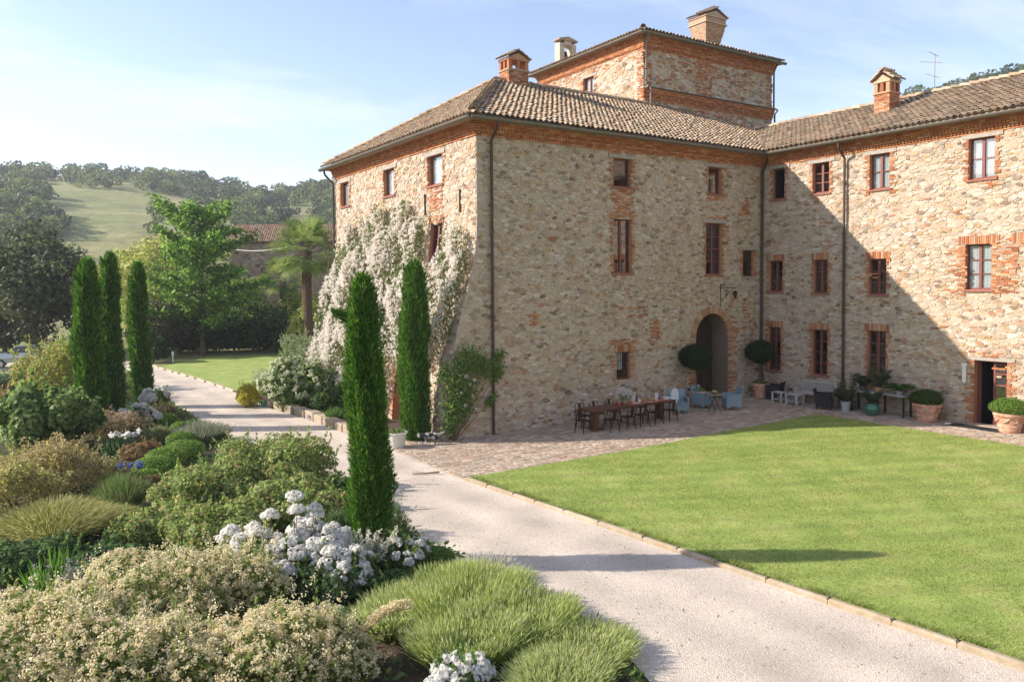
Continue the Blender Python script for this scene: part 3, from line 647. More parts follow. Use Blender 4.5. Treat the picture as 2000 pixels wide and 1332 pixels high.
def chimney(parent, x0, x1, y0, y1, z0, zb, zt, zp, flare=0.0, holes=2, rid='x', light=False):
    """brick shaft with an open lantern head and a small gabled tile cap"""
    mb_ = MB(); k = 0; z = z0
    core = MB(); core.boxf(x0+.03, x1-.03, y0+.03, y1-.03, z0-.5, zb, (.36, .27, .19))
    cc = (lambda: tuple(q*random.uniform(.9, 1.1) for q in random.choice(((.50, .36, .25), (.47, .30, .19), (.44, .24, .14))))) if light else (lambda: bcol())
    while z < zb-.01:
        f_ = flare*max(0, (z-z0)/(zb-z0)-.35)
        ax0, ax1, ay0, ay1 = x0-f_, x1+f_, y0-f_, y1+f_
        off = .12 if k % 2 else 0
        for (p, q, fx) in ((ax0, ax1, 'f'), (ax0, ax1, 'b')):
            a = p-off
            while a < q:
                b = min(a+.24, q); aa = max(a, p)
                if b-aa > .03:
                    y_ = ay0 if fx == 'f' else ay1; mb_.boxf(aa+.004, b-.004, y_-.0 if fx == 'f' else y_-.1, y_+.1 if fx == 'f' else y_, z+.004, z+.066, cc())
                a += .25
        for (xq, s) in ((ax0, 1), (ax1, -1)):
            a = ay0+.1-off
            while a < ay1-.1:
                b = min(a+.24, ay1-.1); aa = max(a, ay0+.1)
                if b-aa > .03: mb_.boxf(min(xq, xq+.1*s), max(xq, xq+.1*s), aa+.004, b-.004, z+.004, z+.066, cc())
                a += .25
        z += .072; k += 1
    ch = core.build('chimney', MT['mortar'], parent); tag(mb_.build('brickwork', MT['brick'], ch), kind='stuff')
    f_ = flare*.65; X0, X1, Y0, Y1 = x0-f_, x1+f_, y0-f_, y1+f_
    h_ = MB(); h_.boxf(X0-.05, X1+.05, Y0-.05, Y1+.05, zb, zb+.07, cc()); pw = .16
    if holes:
        for i in range(3):
            xa = X0+(X1-X0-pw)*i/2
            for yy in (Y0, Y1-pw): h_.boxf(xa, xa+pw, yy, yy+pw, zb+.07, zt, cc())
        ym = (Y0+Y1)/2; 
        for xx in (X0, X1-pw): h_.boxf(xx, xx+pw, ym-pw/2, ym+pw/2, zb+.07, zt, cc())
    else: h_.boxf(X0+.02, X1-.02, Y0+.02, Y1-.02, zb+.07, zt, (.40, .28, .19))
    h_.boxf(X0-.04, X1+.04, Y0-.04, Y1+.04, zt, zt+.10, cc())
    if rid == 'y':
        xm = (X0+X1)/2; h_.add([(X0, Y0, zt+.1), (X1, Y0, zt+.1), (xm, Y0, zp-.08), (X0, Y1, zt+.1), (X1, Y1, zt+.1), (xm, Y1, zp-.08)], [(0, 1, 2), (5, 4, 3), (0, 2, 5, 3), (1, 4, 5, 2)], cc())
        planes = [((X0-.1, Y0-.12, zt+.08), (0, 1, 0), (xm-X0+.1, 0, zp-zt-.08), Y1-Y0+.24, math.hypot(xm-X0+.1, zp-zt-.08)), ((X1+.1, Y1+.12, zt+.08), (0, -1, 0), (xm-X1-.1, 0, zp-zt-.08), Y1-Y0+.24, math.hypot(xm-X0+.1, zp-zt-.08))]
    else:
        ym = (Y0+Y1)/2; h_.add([(X0, Y0, zt+.1), (X0, Y1, zt+.1), (X0, ym, zp-.08), (X1, Y0, zt+.1), (X1, Y1, zt+.1), (X1, ym, zp-.08)], [(0, 1, 2), (5, 4, 3), (0, 2, 5, 3), (1, 4, 5, 2)], cc())
        planes = [((X1+.12, Y0-.1, zt+.08), (-1, 0, 0), (0, ym-Y0+.1, zp-zt-.08), X1-X0+.24, math.hypot(ym-Y0+.1, zp-zt-.08)), ((X0-.12, Y1+.1, zt+.08), (1, 0, 0), (0, ym-Y1-.1, zp-zt-.08), X1-X0+.24, math.hypot(ym-Y0+.1, zp-zt-.08))]
    h_.build('chimney_head', MT['brick'], ch)
    for O, e, up, A, B in planes:
        O, e, up = Vector(O), Vector(e), Vector(up).normalized(); nr = e.cross(up); nr = nr if nr.z > 0 else -nr
        t_ = MB(); a = .1
        while a < A-.02:
            b = .12
            while b < B+.1: tile_geo(t_, O+e*a+up*b+nr*.03, e, up, nr, .34, .09, .075, tuple(q*random.uniform(.9, 1.15) for q in random.choice(TC))); b += .25
            a += .19
        t_.add([O, O+e*A, O+e*A+up*B, O+up*B], [(0, 1, 2, 3)], (.3, .2, .14)); t_.build('cap_tile_row', MT['tile'], ch)
    return ch

# ---- main house
house = thing('villa_house', 'big square stone house with hipped tile roof and a rose-covered side', 'house')
FH = [(6.3,7.25,9.27,10.41),(11.73,12.57,9.3,10.47),(6.29,7.27,5.84,8.0),(11.58,12.62,5.77,8.03),(13.98,14.75,5.69,6.88),(6.43,7.17,1.55,2.68),(10.97,13.03,-.2,4.08)]
LH = [(2.5,3.66,9.28,10.42),(6.77,7.82,9.28,10.42),(11.84,12.9,9.27,10.42),(2.55,3.48,6.1,7.8)]
LDOOR = (3.2, 4.2, -.1, 2.55)
mb = MB(); wall_sheet(mb, WFf, 0, LF, -.15, 11.2, FH, left=batter)
# spandrels of the arched doorway
ac, ar, asz = 12.0, 1.03, 3.05
for sgn in (-1, 1):
    pts_ = [(ac+sgn*ar*math.cos(t), asz+ar*math.sin(t)) for t in np.linspace(0, math.pi/2, 11)]
    for (a, za), (b, zb_) in zip(pts_[:-1], pts_[1:]): mb.add([WFf.p(a, za), WFf.p(b, zb_), WFf.p(b, 4.08), WFf.p(a, 4.08)], [(0, 1, 2, 3)])
fwall = mb.build('front_wall', MT['mortar'], house)
mb = MB(); wall_sheet(mb, WFl, 0, LL, -.15, 11.2, LH+[LDOOR], zstep=.4); lwall = mb.build('side_wall', MT['mortar'], house)
mb = MB(); mb.boxf(.5, LF-.02, LL-.4, LL, -.1, 11.2); mb.boxf(LF-.5, LF-.02, 1.2, LL-.4, -.1, 11.2); mb.build('back_wall', MT['mortar'], house)
big = [(10.62, 13.4, -.2, 3.1), (10.75, 13.25, 3.1, 4.0), (11.2, 12.8, 4.0, 4.42)]
fs = stones(WFf, -1.45, LF, -.1, HC, FH[:6]+big, 11, .21, left=batter)
ls = stones(WFl, 0.02, LL, .1, HC, LH+[LDOOR], 12, .225)
place_stones({WFf: fwall, WFl: lwall}, [(WFf, fs), (WFl, ls)])
bk = Bricks()
for h in FH[:2]: bk.jamb(WFf, *h, w=.26); bk.patch(WFf, h[0]-.3, h[1]+.25, h[3]+.16, h[3]+.24, .9, 1)
bk.patch(WFf, 6.2, 7.3, 8.55, 9.15, .92, 1); bk.patch(WFf, 6.1, 7.1, 8.02, 8.5, .55, 1); bk.patch(WFf, 11.8, 12.6, 9.0, 9.2, .7, 1)
for h in FH[2:4]: bk.jamb(WFf, h[0], h[1], h[2], h[3], w=.18); bk.patch(WFf, h[0]-.2, h[1]+.2, h[3]+.06, h[3]+.3, .5, 1)
bk.jamb(WFf, *FH[4], w=.26); h = FH[5]; bk.jamb(WFf, h[0], h[1], h[2], h[3]+.2, w=.28); bk.flat_arch(WFf, h[0], h[1], h[3], .27); bk.patch(WFf, h[0]-.3, h[1]+.4, h[3]+.3, h[3]+.46, .7, 1)
bk.patch(WFf, 8.4, 8.75, 3.05, 3.9, .8, 1); bk.patch(WFf, 6.3, 8.0, 3.9, 4.5, .22, 1); bk.patch(WFf, 14.0, 14.35, 8.4, 9.1, .7, 1); bk.patch(WFf, 2.2, 2.45, 3.9, 4.3, .8, 1)
bk.patch(WFf, 9.6, 10.2, 4.6, 5.2, .12, 1); bk.patch(WFf, 4.5, 5.1, 5.2, 5.6, .14, 1); bk.patch(WFf, 13.2, 14.9, 2.2, 4.9, .25, 1); bk.patch(WFf, 3.0, 3.4, 7.0, 7.3, .3, 1)
z = .1
while z < 3.05: 
    for a0, a1 in ((10.97-random.choice((.25, .4)), 10.965), (13.035, 13.03+random.choice((.25, .4, .55)))): bk.b(WFf, a0, a1, z, z+.062, -.05, .04, 3)
    z += .074
for i in range(31):                    # voussoirs
    pass
fc = lambda z0, z1: (z0, z1)
bk.cornice(WFf, 0, LF-.05, HC); bk.cornice(WFl, 0, LL, HC)
for h in LH[:3]: bk.jamb(WFl, *h, w=.26)
bk.patch(WFl, 2.6, 3.5, 8.3, 9.2, .9, 1); bk.jamb(WFl, *LDOOR, w=.34); bk.flat_arch(WFl, 2.55, 3.48, 7.8, .3)
bk.flush({WFf: fwall, WFl: lwall}, 300)
ring = MB()
vo = []
for i in range(34):
    t0, t1 = math.pi*i/34+.008, math.pi*(i+1)/34-.008; r0_, r1_ = ar-.004, ar+.30+random.uniform(-.02, .03); o_ = .042+random.uniform(0, .008); m_ = MB()
    q = [(ac+r*math.cos(t), asz+r*math.sin(t)) for r, t in ((r0_, t0), (r1_, t0), (r1_, t1), (r0_, t1))]
    P = [WFf.p(a, z_, o) for o in (-.1, o_) for a, z_ in q]; m_.add(P, [(4,5,6,7),(0,1,5,4),(1,2,6,5),(2,3,7,6),(3,0,4,7)], tuple(.6*x+.4*y for x, y in zip(bcol(), (.47, .33, .21)))); m_.build('arch_brick', MT['brick'], fwall, center=True)
# arched doorway: deep plastered reveal and a plank door at its back
arch = [(10.97, -.1)]+[(ac-ar*math.cos(t), asz+ar*math.sin(t)) for t in np.linspace(0, math.pi, 21)]+[(13.03, -.1)]
mb = MB()
for (a, za), (b, zb_) in zip(arch[:-1], arch[1:]): mb.add([WFf.p(a, za, 0), WFf.p(b, zb_, 0), WFf.p(b, zb_, -.95), WFf.p(a, za, -.95)], [(0, 1, 2, 3)])
dw = mb.build('doorway', mat('shade_toned_plaster', (.22, .165, .12), .9, var=.2, vscale=3, bump=.3, bscale=18), house)  # plaster colour darkened to carry the shade inside the arch
mb = MB(); mb.add([WFf.p(a, z_, -.97) for a, z_ in arch], [tuple(range(len(arch)))]); mb.build('passage_shade_sheet', MT['dark'], dw)  # flat near-black sheet, its colour stands in for the unlit depth behind
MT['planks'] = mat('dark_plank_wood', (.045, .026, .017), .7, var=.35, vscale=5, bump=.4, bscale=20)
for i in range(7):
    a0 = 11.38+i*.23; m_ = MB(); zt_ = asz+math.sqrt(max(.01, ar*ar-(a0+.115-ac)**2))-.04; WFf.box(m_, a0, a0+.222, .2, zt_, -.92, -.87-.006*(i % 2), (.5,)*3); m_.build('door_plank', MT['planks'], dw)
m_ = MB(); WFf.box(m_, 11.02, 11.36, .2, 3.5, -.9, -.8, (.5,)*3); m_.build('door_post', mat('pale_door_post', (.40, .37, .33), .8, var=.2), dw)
for i in range(9):
    a0 = 11.0+i*.23; m_ = MB(); WFf.box(m_, a0, a0+.22, .1, .19+.003*(i % 2), -.9, .02, (.38, .33, .27)); m_.build('threshold_stone', MT['paver'], dw)
# windows of the house
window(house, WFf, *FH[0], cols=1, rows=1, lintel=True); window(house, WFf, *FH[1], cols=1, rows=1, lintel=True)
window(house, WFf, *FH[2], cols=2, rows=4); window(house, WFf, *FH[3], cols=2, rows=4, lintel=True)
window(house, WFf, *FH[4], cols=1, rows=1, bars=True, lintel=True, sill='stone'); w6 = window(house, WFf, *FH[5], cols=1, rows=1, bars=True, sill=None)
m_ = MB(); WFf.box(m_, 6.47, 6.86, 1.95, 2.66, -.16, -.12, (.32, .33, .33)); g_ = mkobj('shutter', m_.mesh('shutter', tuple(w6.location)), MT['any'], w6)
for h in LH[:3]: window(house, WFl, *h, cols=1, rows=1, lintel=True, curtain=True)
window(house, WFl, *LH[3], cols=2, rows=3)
mb = MB(); WFl.box(mb, 3.2, 4.2, -.1, 2.55, -.3, -.22, (.5,)*3); ld = mb.build('door', MT['frame'], house); m_ = MB()
g = MB(); P = [WFl.p(a, z_, o) for o in (0.0, -.3) for a, z_ in ((3.2, 0), (4.2, 0), (4.2, 2.55), (3.2, 2.55))]; g.add(P, [(0, 1, 5, 4), (1, 2, 6, 5), (2, 3, 7, 6), (3, 0, 4, 7)], (.43, .2, .11)); g.build('reveal', MT['brick'], ld)
for zz0, zz1 in ((8.08, 8.91), (8.2, 9.0)):
    a_ = 1.13 if zz0 < 8.1 else 3.9; m_ = MB(); WFl.box(m_, a_-.02, a_+.02, zz0, zz1, .02, .07, (.1, .07, .05)); m_.build('wall_anchor', MT['metal'], house)
# roof
EZ = 11.28
roof = thing('tmp', None, None); bpy.data.objects.remove(roof)
def roofpart(name, th):
    mb_ = MB(); return mb_
mb = MB(); mb.add([(-.45, 14.1, EZ), (17, 14.1, EZ), (17, 6.8, 14.66), (5.2, 6.8, 14.66)], [(0, 1, 2, 3)]); roof = mb.build('roof', MT['slab'], house)
F1 = ((-.45, -.45, EZ), (1, 0, 0), (0, 7.25, 3.4), [(0, 0), (15.3, 0), (20.45, 5.11), (17.6, 8.01), (5.65, 8.01)], 1)
L1 = ((-.45, 14.1, EZ), (0, -1, 0), (5.65, 0, 3.4), [(0, 0), (14.55, 0), (7.3, 6.59)], 1)
tiled(roof, [F1, L1])
ridge_tiles(roof, (-.35, -.35, EZ+.08), (5.2, 6.8, 14.74)); ridge_tiles(roof, (5.2, 6.8, 14.72), (16.5, 6.8, 14.72)); ridge_tiles(roof, (-.4, 14.0, EZ+.08), (5.2, 6.8, 14.74))
chimney(roof, 5.62, 6.72, 6.4, 7.2, 14.4, 15.25, 15.72, 16.15, rid='y')
gutter(house, (-.58, -.58, EZ-.06), (14.9, -.58, EZ-.06)); gutter(house, (-.58, 14.2, EZ-.06), (-.58, -.58, EZ-.06))
mb = MB(); mb.boxf(-.47, 15.0, -.47, .02, EZ-.13, EZ-.085, (.4, .25, .15)); mb.boxf(-.47, .0, .02, 14.1, EZ-.13, EZ-.085, (.4, .25, .15)); mb.build('eave_soffit', MT['brick'], house)
downpipe(house, [(.55, -.58, EZ-.12), (.55, -.56, 10.95), (.55, -.13, 10.55), (.55, -.10, .04)])
downpipe(house, [(15.1, -.5, EZ-.1), (15.12, -.45, 10.9), (15.17, -.14, 10.5), (15.17, -.12, .2)])
downpipe(house, [(-.56, 13.75, EZ-.12), (-.5, 13.75, 10.9), (-.1, 13.72, 10.5), (-.10, 13.72, 7.3)])
# wall lantern bracket by the arch
lb = thing('wall_bracket', 'black iron bracket with hanging lantern above the arched doorway', 'bracket', (12.55, 0, 4.35))
m_ = MB(); m_.bar((-.02, 0, 0), (-.02, -.02, 1.0), .04, .02); m_.tube([(0, -.02, .85), (0, -.9, .85)], .016, 6); m_.tube([(0, -.03, .25), (0, -.75, .84)], .014, 6); m_.build('arm', MT['metal'], lb)
m_ = MB(); m_.tube([(0, -.82, .85), (0, -.82, .72)], .006, 5); m_.lathe([(.03, .72), (.11, .66), (.09, .62), (.06, .42), (.02, .40)], 8, (0, -.82, 0)); m_.build('lantern', MT['metal'], lb)

# ---- wing
wing = thing('wing_building', 'long stone wing with sunlit wall and rows of mauve windows', 'house')
WH = [(.59,1.26,9.15,10.53),(2.69,3.49,9.2,10.5),(5.32,6.16,9.1,10.5),(9.14,10.03,9.06,10.53),(.42,1.18,4.98,6.39),(2.75,3.46,4.93,6.37),(5.31,6.07,4.89,6.33),(9.09,9.99,5.1,6.74),(.39,1.1,1.39,3.38),(2.7,3.47,1.38,3.37),(5.3,6.09,1.45,3.44),(9.46,10.56,.0,2.56)]
mb = MB(); wall_sheet(mb, WFw, 0, 17, -.1, 11.2, WH); wwall = mb.build('front_wall', MT['mortar'], wing)
mb = MB(); mb.boxf(LF+.6, 25, -17, -16.6, -.1, 11.2); mb.boxf(24.6, 25, -16.6, 6.9, -.1, 11.2); mb.build('back_wall', MT['mortar'], wing)
ws = stones(WFw, 0, 13.2, .05, HC, WH, 21, .213); place_stones(wwall, [(WFw, ws)])
bk = Bricks()
for i, h in enumerate(WH[:11]):
    bk.jamb(WFw, *h, below=(3 if i in (2, 7) else 0), w=(.30 if i in (2, 7) else .24 if i == 3 else .17))
    if i >= 4: bk.flat_arch(WFw, h[0], h[1], h[3], .28 if i != 7 else .30, over=.12 if i != 7 else .25)
bk.patch(WFw, 10.1, 10.75, 5.0, 6.9, .85, 1); bk.patch(WFw, 8.5, 9.05, 5.0, 6.6, .6, 1); bk.patch(WFw, 10.6, 11.2, 6.6, 6.95, .9, 2); bk.flat_arch(WFw, 10.75, 11.4, 6.7, .36)
h = WH[11]; bk.jamb(WFw, h[0], h[1], .15, h[3], w=.3); bk.patch(WFw, 9.1, 11.0, 2.62, 2.9, .35, 1)
for _ in range(16): a_, z_ = random.uniform(.5, 11), random.uniform(.6, 9); bk.patch(WFw, a_, a_+random.uniform(.2, .5), z_, z_+random.uniform(.1, .25), .4, 1)
bk.cornice(WFw, .05, 13.5, HC, rows=(.05, .11, .13, .19, .22, .27, .31)); bk.flush(wwall, 300)
for i, h in enumerate(WH[:11]):
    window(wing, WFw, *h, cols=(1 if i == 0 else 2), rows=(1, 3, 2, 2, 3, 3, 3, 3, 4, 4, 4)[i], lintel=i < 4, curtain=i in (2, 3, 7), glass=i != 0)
# door of the wing: one leaf open inwards, one glazed leaf shut
h = WH[11]; d0, d1 = h[0], h[1]; dm = d0+.56
mb = MB(); o0, o1 = -.26, -.2
WFw.box(mb, d0, d0+.05, .2, 2.56, o0, o1, (.5,)*3); WFw.box(mb, d1-.05, d1, .2, 2.56, o0, o1, (.5,)*3); WFw.box(mb, d0+.05, d1-.05, 2.5, 2.56, o0, o1, (.5,)*3); dr = mb.build('door', MT['frame'], wing)
mb = MB(); WFw.box(mb, dm, dm+.07, .2, 2.5, -.24, -.19, (.5,)*3); WFw.box(mb, d1-.12, d1-.05, .2, 2.5, -.24, -.19, (.5,)*3); WFw.box(mb, dm+.07, d1-.12, .2, .85, -.235, -.2, (.5,)*3); WFw.box(mb, dm+.12, d1-.17, .32, .72, -.2, -.185, (.5,)*3)
for z_ in (.87, 1.28, 1.69, 2.10, 2.44): WFw.box(mb, dm+.07, d1-.12, z_-.03, z_+.03, -.238, -.195, (.5,)*3)
mb.build('glazed_leaf', MT['frame'], dr)
for z_ in (.87, 1.28, 1.69, 2.10): m_ = MB(); WFw.box(m_, dm+.07, d1-.12, z_+.03, z_+.38, -.22, -.214, (.5,)*3); m_.build('pane', MT['glass'], dr)
mb = MB(); WFw.box(mb, d0+.05, d0+.1, .2, 2.5, -.36, -.26, (.5,)*3); mb.build('open_leaf', MT['frame'], dr)
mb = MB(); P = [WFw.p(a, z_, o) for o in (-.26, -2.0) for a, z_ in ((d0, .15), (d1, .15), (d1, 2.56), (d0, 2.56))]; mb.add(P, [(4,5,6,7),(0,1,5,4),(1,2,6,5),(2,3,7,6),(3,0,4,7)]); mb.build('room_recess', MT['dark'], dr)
mb = MB(); P = [WFw.p(a, z_, o) for o in (0, -.26) for a, z_ in ((d0, .15), (d1, .15), (d1, 2.56), (d0, 2.56))]; mb.add(P, [(0,1,5,4),(1,2,6,5),(2,3,7,6),(3,0,4,7)], (.43, .21, .12)); mb.build('reveal', MT['brick'], dr)
mb = MB(); WFw.box(mb, d0-.25, d1+.25, 2.563, 2.68, -.2, .045, (.5,)*3); mb.build('lintel', MT['lintel'], dr)
mb = MB(); WFw.box(mb, d0-.12, d1+.12, .1, .26, -.2, .30, (.45, .36, .29)); mb.build('door_step', MT['kerb'], dr)
EW = 14.85
mb = MB(); mb.add([(20, 5.3, 13.44), (20, -17.4, 13.44), (25.6, -17.4, 11.1), (25.6, 5.3, 11.1)], [(0, 1, 2, 3)]); wroof = mb.build('roof', MT['slab'], wing)
tiled(wroof, [((EW, 6.9, EZ), (0, -1, 0), (5.15, 0, 2.17), [(7.35, 0), (23.9, 0), (23.9, 5.59), (0, 5.59), (0, 5.35), (2.72, 5.40)], 1)])
ridge_tiles(wroof, (20.0, 6.8, 13.50), (20.0, -14.5, 13.50))
chimney(wroof, 17.9, 18.7, -4.55, -3.85, 12.4, 13.50, 13.98, 14.42, rid='x')
gutter(wing, (EW-.13, -.5, EZ-.06), (EW-.13, -17.2, EZ-.06))
mb = MB(); mb.boxf(EW-.02, 15.28, -17, -.5, EZ-.125, EZ-.08, (.4, .25, .15)); mb.build('eave_soffit', MT['brick'], wing)
downpipe(wing, [(EW-.13, -4.27, EZ-.12), (EW-.1, -4.27, 10.9), (15.17, -4.27, 10.5), (15.18, -4.27, .22)])
# sign plate beside the door
pl = MB(); WFw.box(pl, 9.06, 9.2, 1.72, 2.38, .045, .075, (.72, .70, .66)); WFw.box(pl, 9.03, 9.23, 2.34, 2.42, .045, .085, (.72, .70, .66)); WFw.box(pl, 9.09, 9.17, 1.66, 1.72, .045, .08, (.5, .42, .32)); tag(pl.build('wall_plaque', MT['any'], center=True), 'narrow white ceramic plaque on the wall beside the open door', 'plaque')

# ---- tower
tower = thing('square_tower', 'broad square stone tower rising behind the house roof', 'tower')
TW, TD = 10.35, 9.4
mb = MB(); wall_sheet(mb, WTf, 0, TW, 12.5, 18.4, []); tf = mb.build('front_wall', MT['mortar'], tower)
TH = [(4.05, 5.0, 15.0, 17.2)]
mb = MB(); wall_sheet(mb, WTl, 0, TD, 11.5, 18.4, TH); tl = mb.build('side_wall', MT['mortar'], tower)
mb = MB(); mb.boxf(24.38, 24.78, 6.95, 16.3, 11, 18.4); mb.boxf(14.45, 24.38, 15.9, 16.3, 11, 18.4); mb.build('back_wall', MT['mortar'], tower)
place_stones({WTf: tf, WTl: tl}, [(WTf, stones(WTf, 0, TW, 13, 17.7, [(0, TW, 15.0, 15.75), (4.0, 5.1, 15.7, 17.6)], 31, .36)), (WTl, stones(WTl, 0, TD, 14, 17.7, TH, 32, .36))], 220)
bk = Bricks()
bk.cornice(WTf, 0, TW, 17.7, rows=(.04, .09, .13, .15, .2, .22, .27, .31, .35), saw=(1, 4, 6)); bk.cornice(WTl, 0, TD, 17.7, rows=(.04, .11, .13, .15, .2, .22, .27, .31, .35), saw=(1, 4, 6))
bk.cornice(WTf, 0, TW, 15.05, rows=(.05, .07, .13, .15, .16, .2, .22, .26), saw=(2, 3, 4)); bk.patch(WTf, 4.0, 5.1, 15.75, 17.65, .9, 1); bk.patch(WTf, 0, .45, 15.75, 17.65, .7, 1); bk.patch(WTf, 9.9, 10.3, 15.75, 17.65, .6, 1); bk.patch(WTf, 1, 9, 16.9, 17.65, .3, 1); bk.patch(WTf, 5, 9.5, 15.8, 17.2, .15, 1); bk.patch(WTf, 3.5, 8, 13.6, 15.0, .5, 1); bk.patch(WTf, 1, 3.5, 15.8, 17.2, .15, 1)
bk.jamb(WTl, *TH[0], w=.3); bk.patch(WTl, 0, .4, 14.8, 17.65, .5, 1); bk.patch(WTl, .5, 9, 17.3, 17.65, .3, 1); bk.flush({WTf: tf, WTl: tl}, 200)
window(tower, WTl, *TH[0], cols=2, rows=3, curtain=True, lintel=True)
m_ = MB(); WTf.box(m_, -.02, TW+.1, 15.66, 15.70, -.02, .34, (.5,)*3); m_.build('flashing', MT['gutter'], tower)
TZ = 18.45; tx0, tx1, ty0, ty1 = 14.43-.45, 24.8+.42, 6.9-.45, 16.3+.4; tp = TZ+.33*5.1; rx0, rx1, rym = tx0+5.1, tx1-5.1, (ty0+ty1)/2
mb = MB(); mb.add([(tx1, ty0, TZ), (tx1, ty1, TZ), (tx0, ty1, TZ), (rx0, rym, tp), (rx1, rym, tp)], [(0, 1, 4), (1, 2, 3, 4)]); troof = mb.build('roof', MT['slab'], tower)
slF = math.hypot(rym-ty0, tp-TZ)
tiled(troof, [((tx0, ty0, TZ), (1, 0, 0), (0, rym-ty0, tp-TZ), [(0, 0), (tx1-tx0, 0), (rx1-tx0, slF), (rx0-tx0, slF)], 1), ((tx0, ty1, TZ), (0, -1, 0), (rx0-tx0, 0, tp-TZ), [(0, 0), (ty1-ty0, 0), ((ty1-ty0)/2, math.hypot(5.1, tp-TZ))], 1)], 120)
ridge_tiles(troof, (tx0, ty0, TZ+.06), (rx0, rym, tp+.08))
gutter(tower, (tx0-.12, ty0-.12, TZ-.06), (tx1+.1, ty0-.12, TZ-.06)); gutter(tower, (tx0-.12, ty1, TZ-.06), (tx0-.12, ty0-.12, TZ-.06))
mb = MB(); mb.boxf(tx0-.02, tx1, ty0-.02, 6.92, TZ-.13, TZ-.085, (.4, .25, .15)); mb.boxf(tx0-.02, 14.45, 6.92, ty1, TZ-.13, TZ-.085, (.4, .25, .15)); mb.build('eave_soffit', MT['brick'], tower)
downpipe(tower, [(14.2, 6.35, TZ-.1), (14.25, 6.4, 18.1), (14.5, 6.78, 17.6), (14.5, 6.78, 15.8), (14.55, 6.5, 15.6), (14.55, 6.5, 14.75)], m='gutter'); downpipe(tower, [(24.9, 6.6, TZ-.1), (24.85, 6.8, 17.9), (24.85, 6.8, 15.8), (24.9, 6.55, 15.6), (24.87, 6.75, 15.4), (24.87, 6.75, 13.6)])
chimney(troof, 21.05, 22.25, 8.7, 9.5, 18.8, 20.65, 21.0, 21.5, flare=.42, holes=0, rid='y', light=True)
# bell gable on the tower roof
bm_ = MB(); bx0, bx1, by0, by1 = 14.3, 15.55, 14.0, 14.5; bc = (.50, .44, .36); xm = (bx0+bx1)/2
bm_.boxf(bx0, bx0+.35, by0, by1, 18.3, 19.85, bc); bm_.boxf(bx1-.35, bx1, by0, by1, 18.3, 19.85, bc); pts_ = [(xm+.3*math.cos(t), 19.5+.3*math.sin(t)) for t in np.linspace(math.pi, 0, 9)]
for (a, za), (b, zb_) in zip(pts_[:-1], pts_[1:]): bm_.add([(a, by0, za), (b, by0, zb_), (b, by0, 20.0), (a, by0, 20.0), (a, by1, za), (b, by1, zb_), (b, by1, 20.0), (a, by1, 20.0)], [(0,1,2,3),(7,6,5,4),(0,4,5,1),(3,2,6,7)], bc)
bm_.boxf(bx0-.08, bx1+.08, by0-.08, by1+.08, 20.0, 20.08, (.36, .27, .2)); bm_.add([(bx0-.08, by0-.08, 20.08), (bx1+.08, by0-.08, 20.08), (xm, by0-.08, 20.25), (bx0-.08, by1+.08, 20.08), (bx1+.08, by1+.08, 20.08), (xm, by1+.08, 20.25)], [(0,1,2),(5,4,3),(0,2,5,3),(1,4,5,2)], (.36, .27, .2)); bgo = bm_.build('bell_gable', mat('pale_render', None, .9, var=.2, vscale=5, bump=.3, bscale=20), troof)
m_ = MB(); m_.lathe([(.02, .34), (.08, .32), (.11, .12), (.17, 0)], 12, (xm, by0+.25, 19.1)); m_.build('bell', MT['metal'], bgo)
# antenna on the wing's ridge
an = thing('antenna', 'thin metal television antenna on the ridge of the wing', 'antenna', (20, -5.35, 13.45)); m_ = MB(); m_.tube([(0, 0, 0), (0, 0, 1.75)], .02, 6); m_.build('mast', MT['gutter'], an)
for z_, L in ((1.35, .9), (.75, .5), (1.68, .35)):
    m_ = MB(); m_.tube([(0, -L*.3, z_), (0, L*.7, z_+.25)], .011, 5)
    for k in range(6): q = -L*.3+L*k/5; m_.tube([(-.18, q, z_+.25*k/5), (.18, q, z_+.25*k/5)], .006, 4)
    m_.build('boom', MT['gutter'], an)
# ------------------------------------------------------------------ plants
def unit(a): return a/(np.linalg.norm(a, axis=1, keepdims=True)+1e-9)
def rdir(n): return unit(rng.normal(size=(n, 3)))
def pick(pal, n, j=.22):
    pal = np.array(pal); return pal[rng.integers(0, len(pal), n)]*rng.uniform(1-j, 1+j, (n, 1))
def leafV(P, D, L, W):
    n = len(P); S = unit(np.cross(D, rdir(n))); L = np.broadcast_to(L, n)[:, None]; W = np.broadcast_to(W, n)[:, None]
    return np.stack([P, P+D*L*.45+S*W/2, P+D*L, P+D*L*.45-S*W/2], 1).reshape(-1, 3)
class Leaves:
    def __init__(s): s.V = []; s.C = []
    def add(s, P, D, L, W, pal, j=.22, jl=.3, N=None, loose=.6):
        """N: the leaves lie across N (they face outwards), else they point along D"""
        n = len(P)
        if n == 0: return s
        k = rng.uniform(1-jl, 1+jl, n)
        if N is not None:
            F = unit(N+rdir(n)*loose+np.array([0, 0, .25])); T = unit(D); T = unit(T-F*(T*F).sum(1, keepdims=True)+1e-4); B = np.cross(F, T); l, w = (L*k)[:, None], (W*k)[:, None]; P0 = P-T*l*.3
            s.V.append(np.stack([P0, P0+T*l*.45+B*w/2+F*w*.12, P0+T*l, P0+T*l*.45-B*w/2+F*w*.12], 1).reshape(-1, 3)); s.C.append(pick(pal, n, j)); return s
        s.V.append(leafV(P, unit(D), L*k, W*k)); s.C.append(pick(pal, n, j)); return s
    def obj(s, name, m, parent=None, kind=None):
        o = mkobj(name, npmesh(name, np.concatenate(s.V), 4, np.concatenate(s.C)), m, parent)
        if kind: o['kind'] = kind
        return o
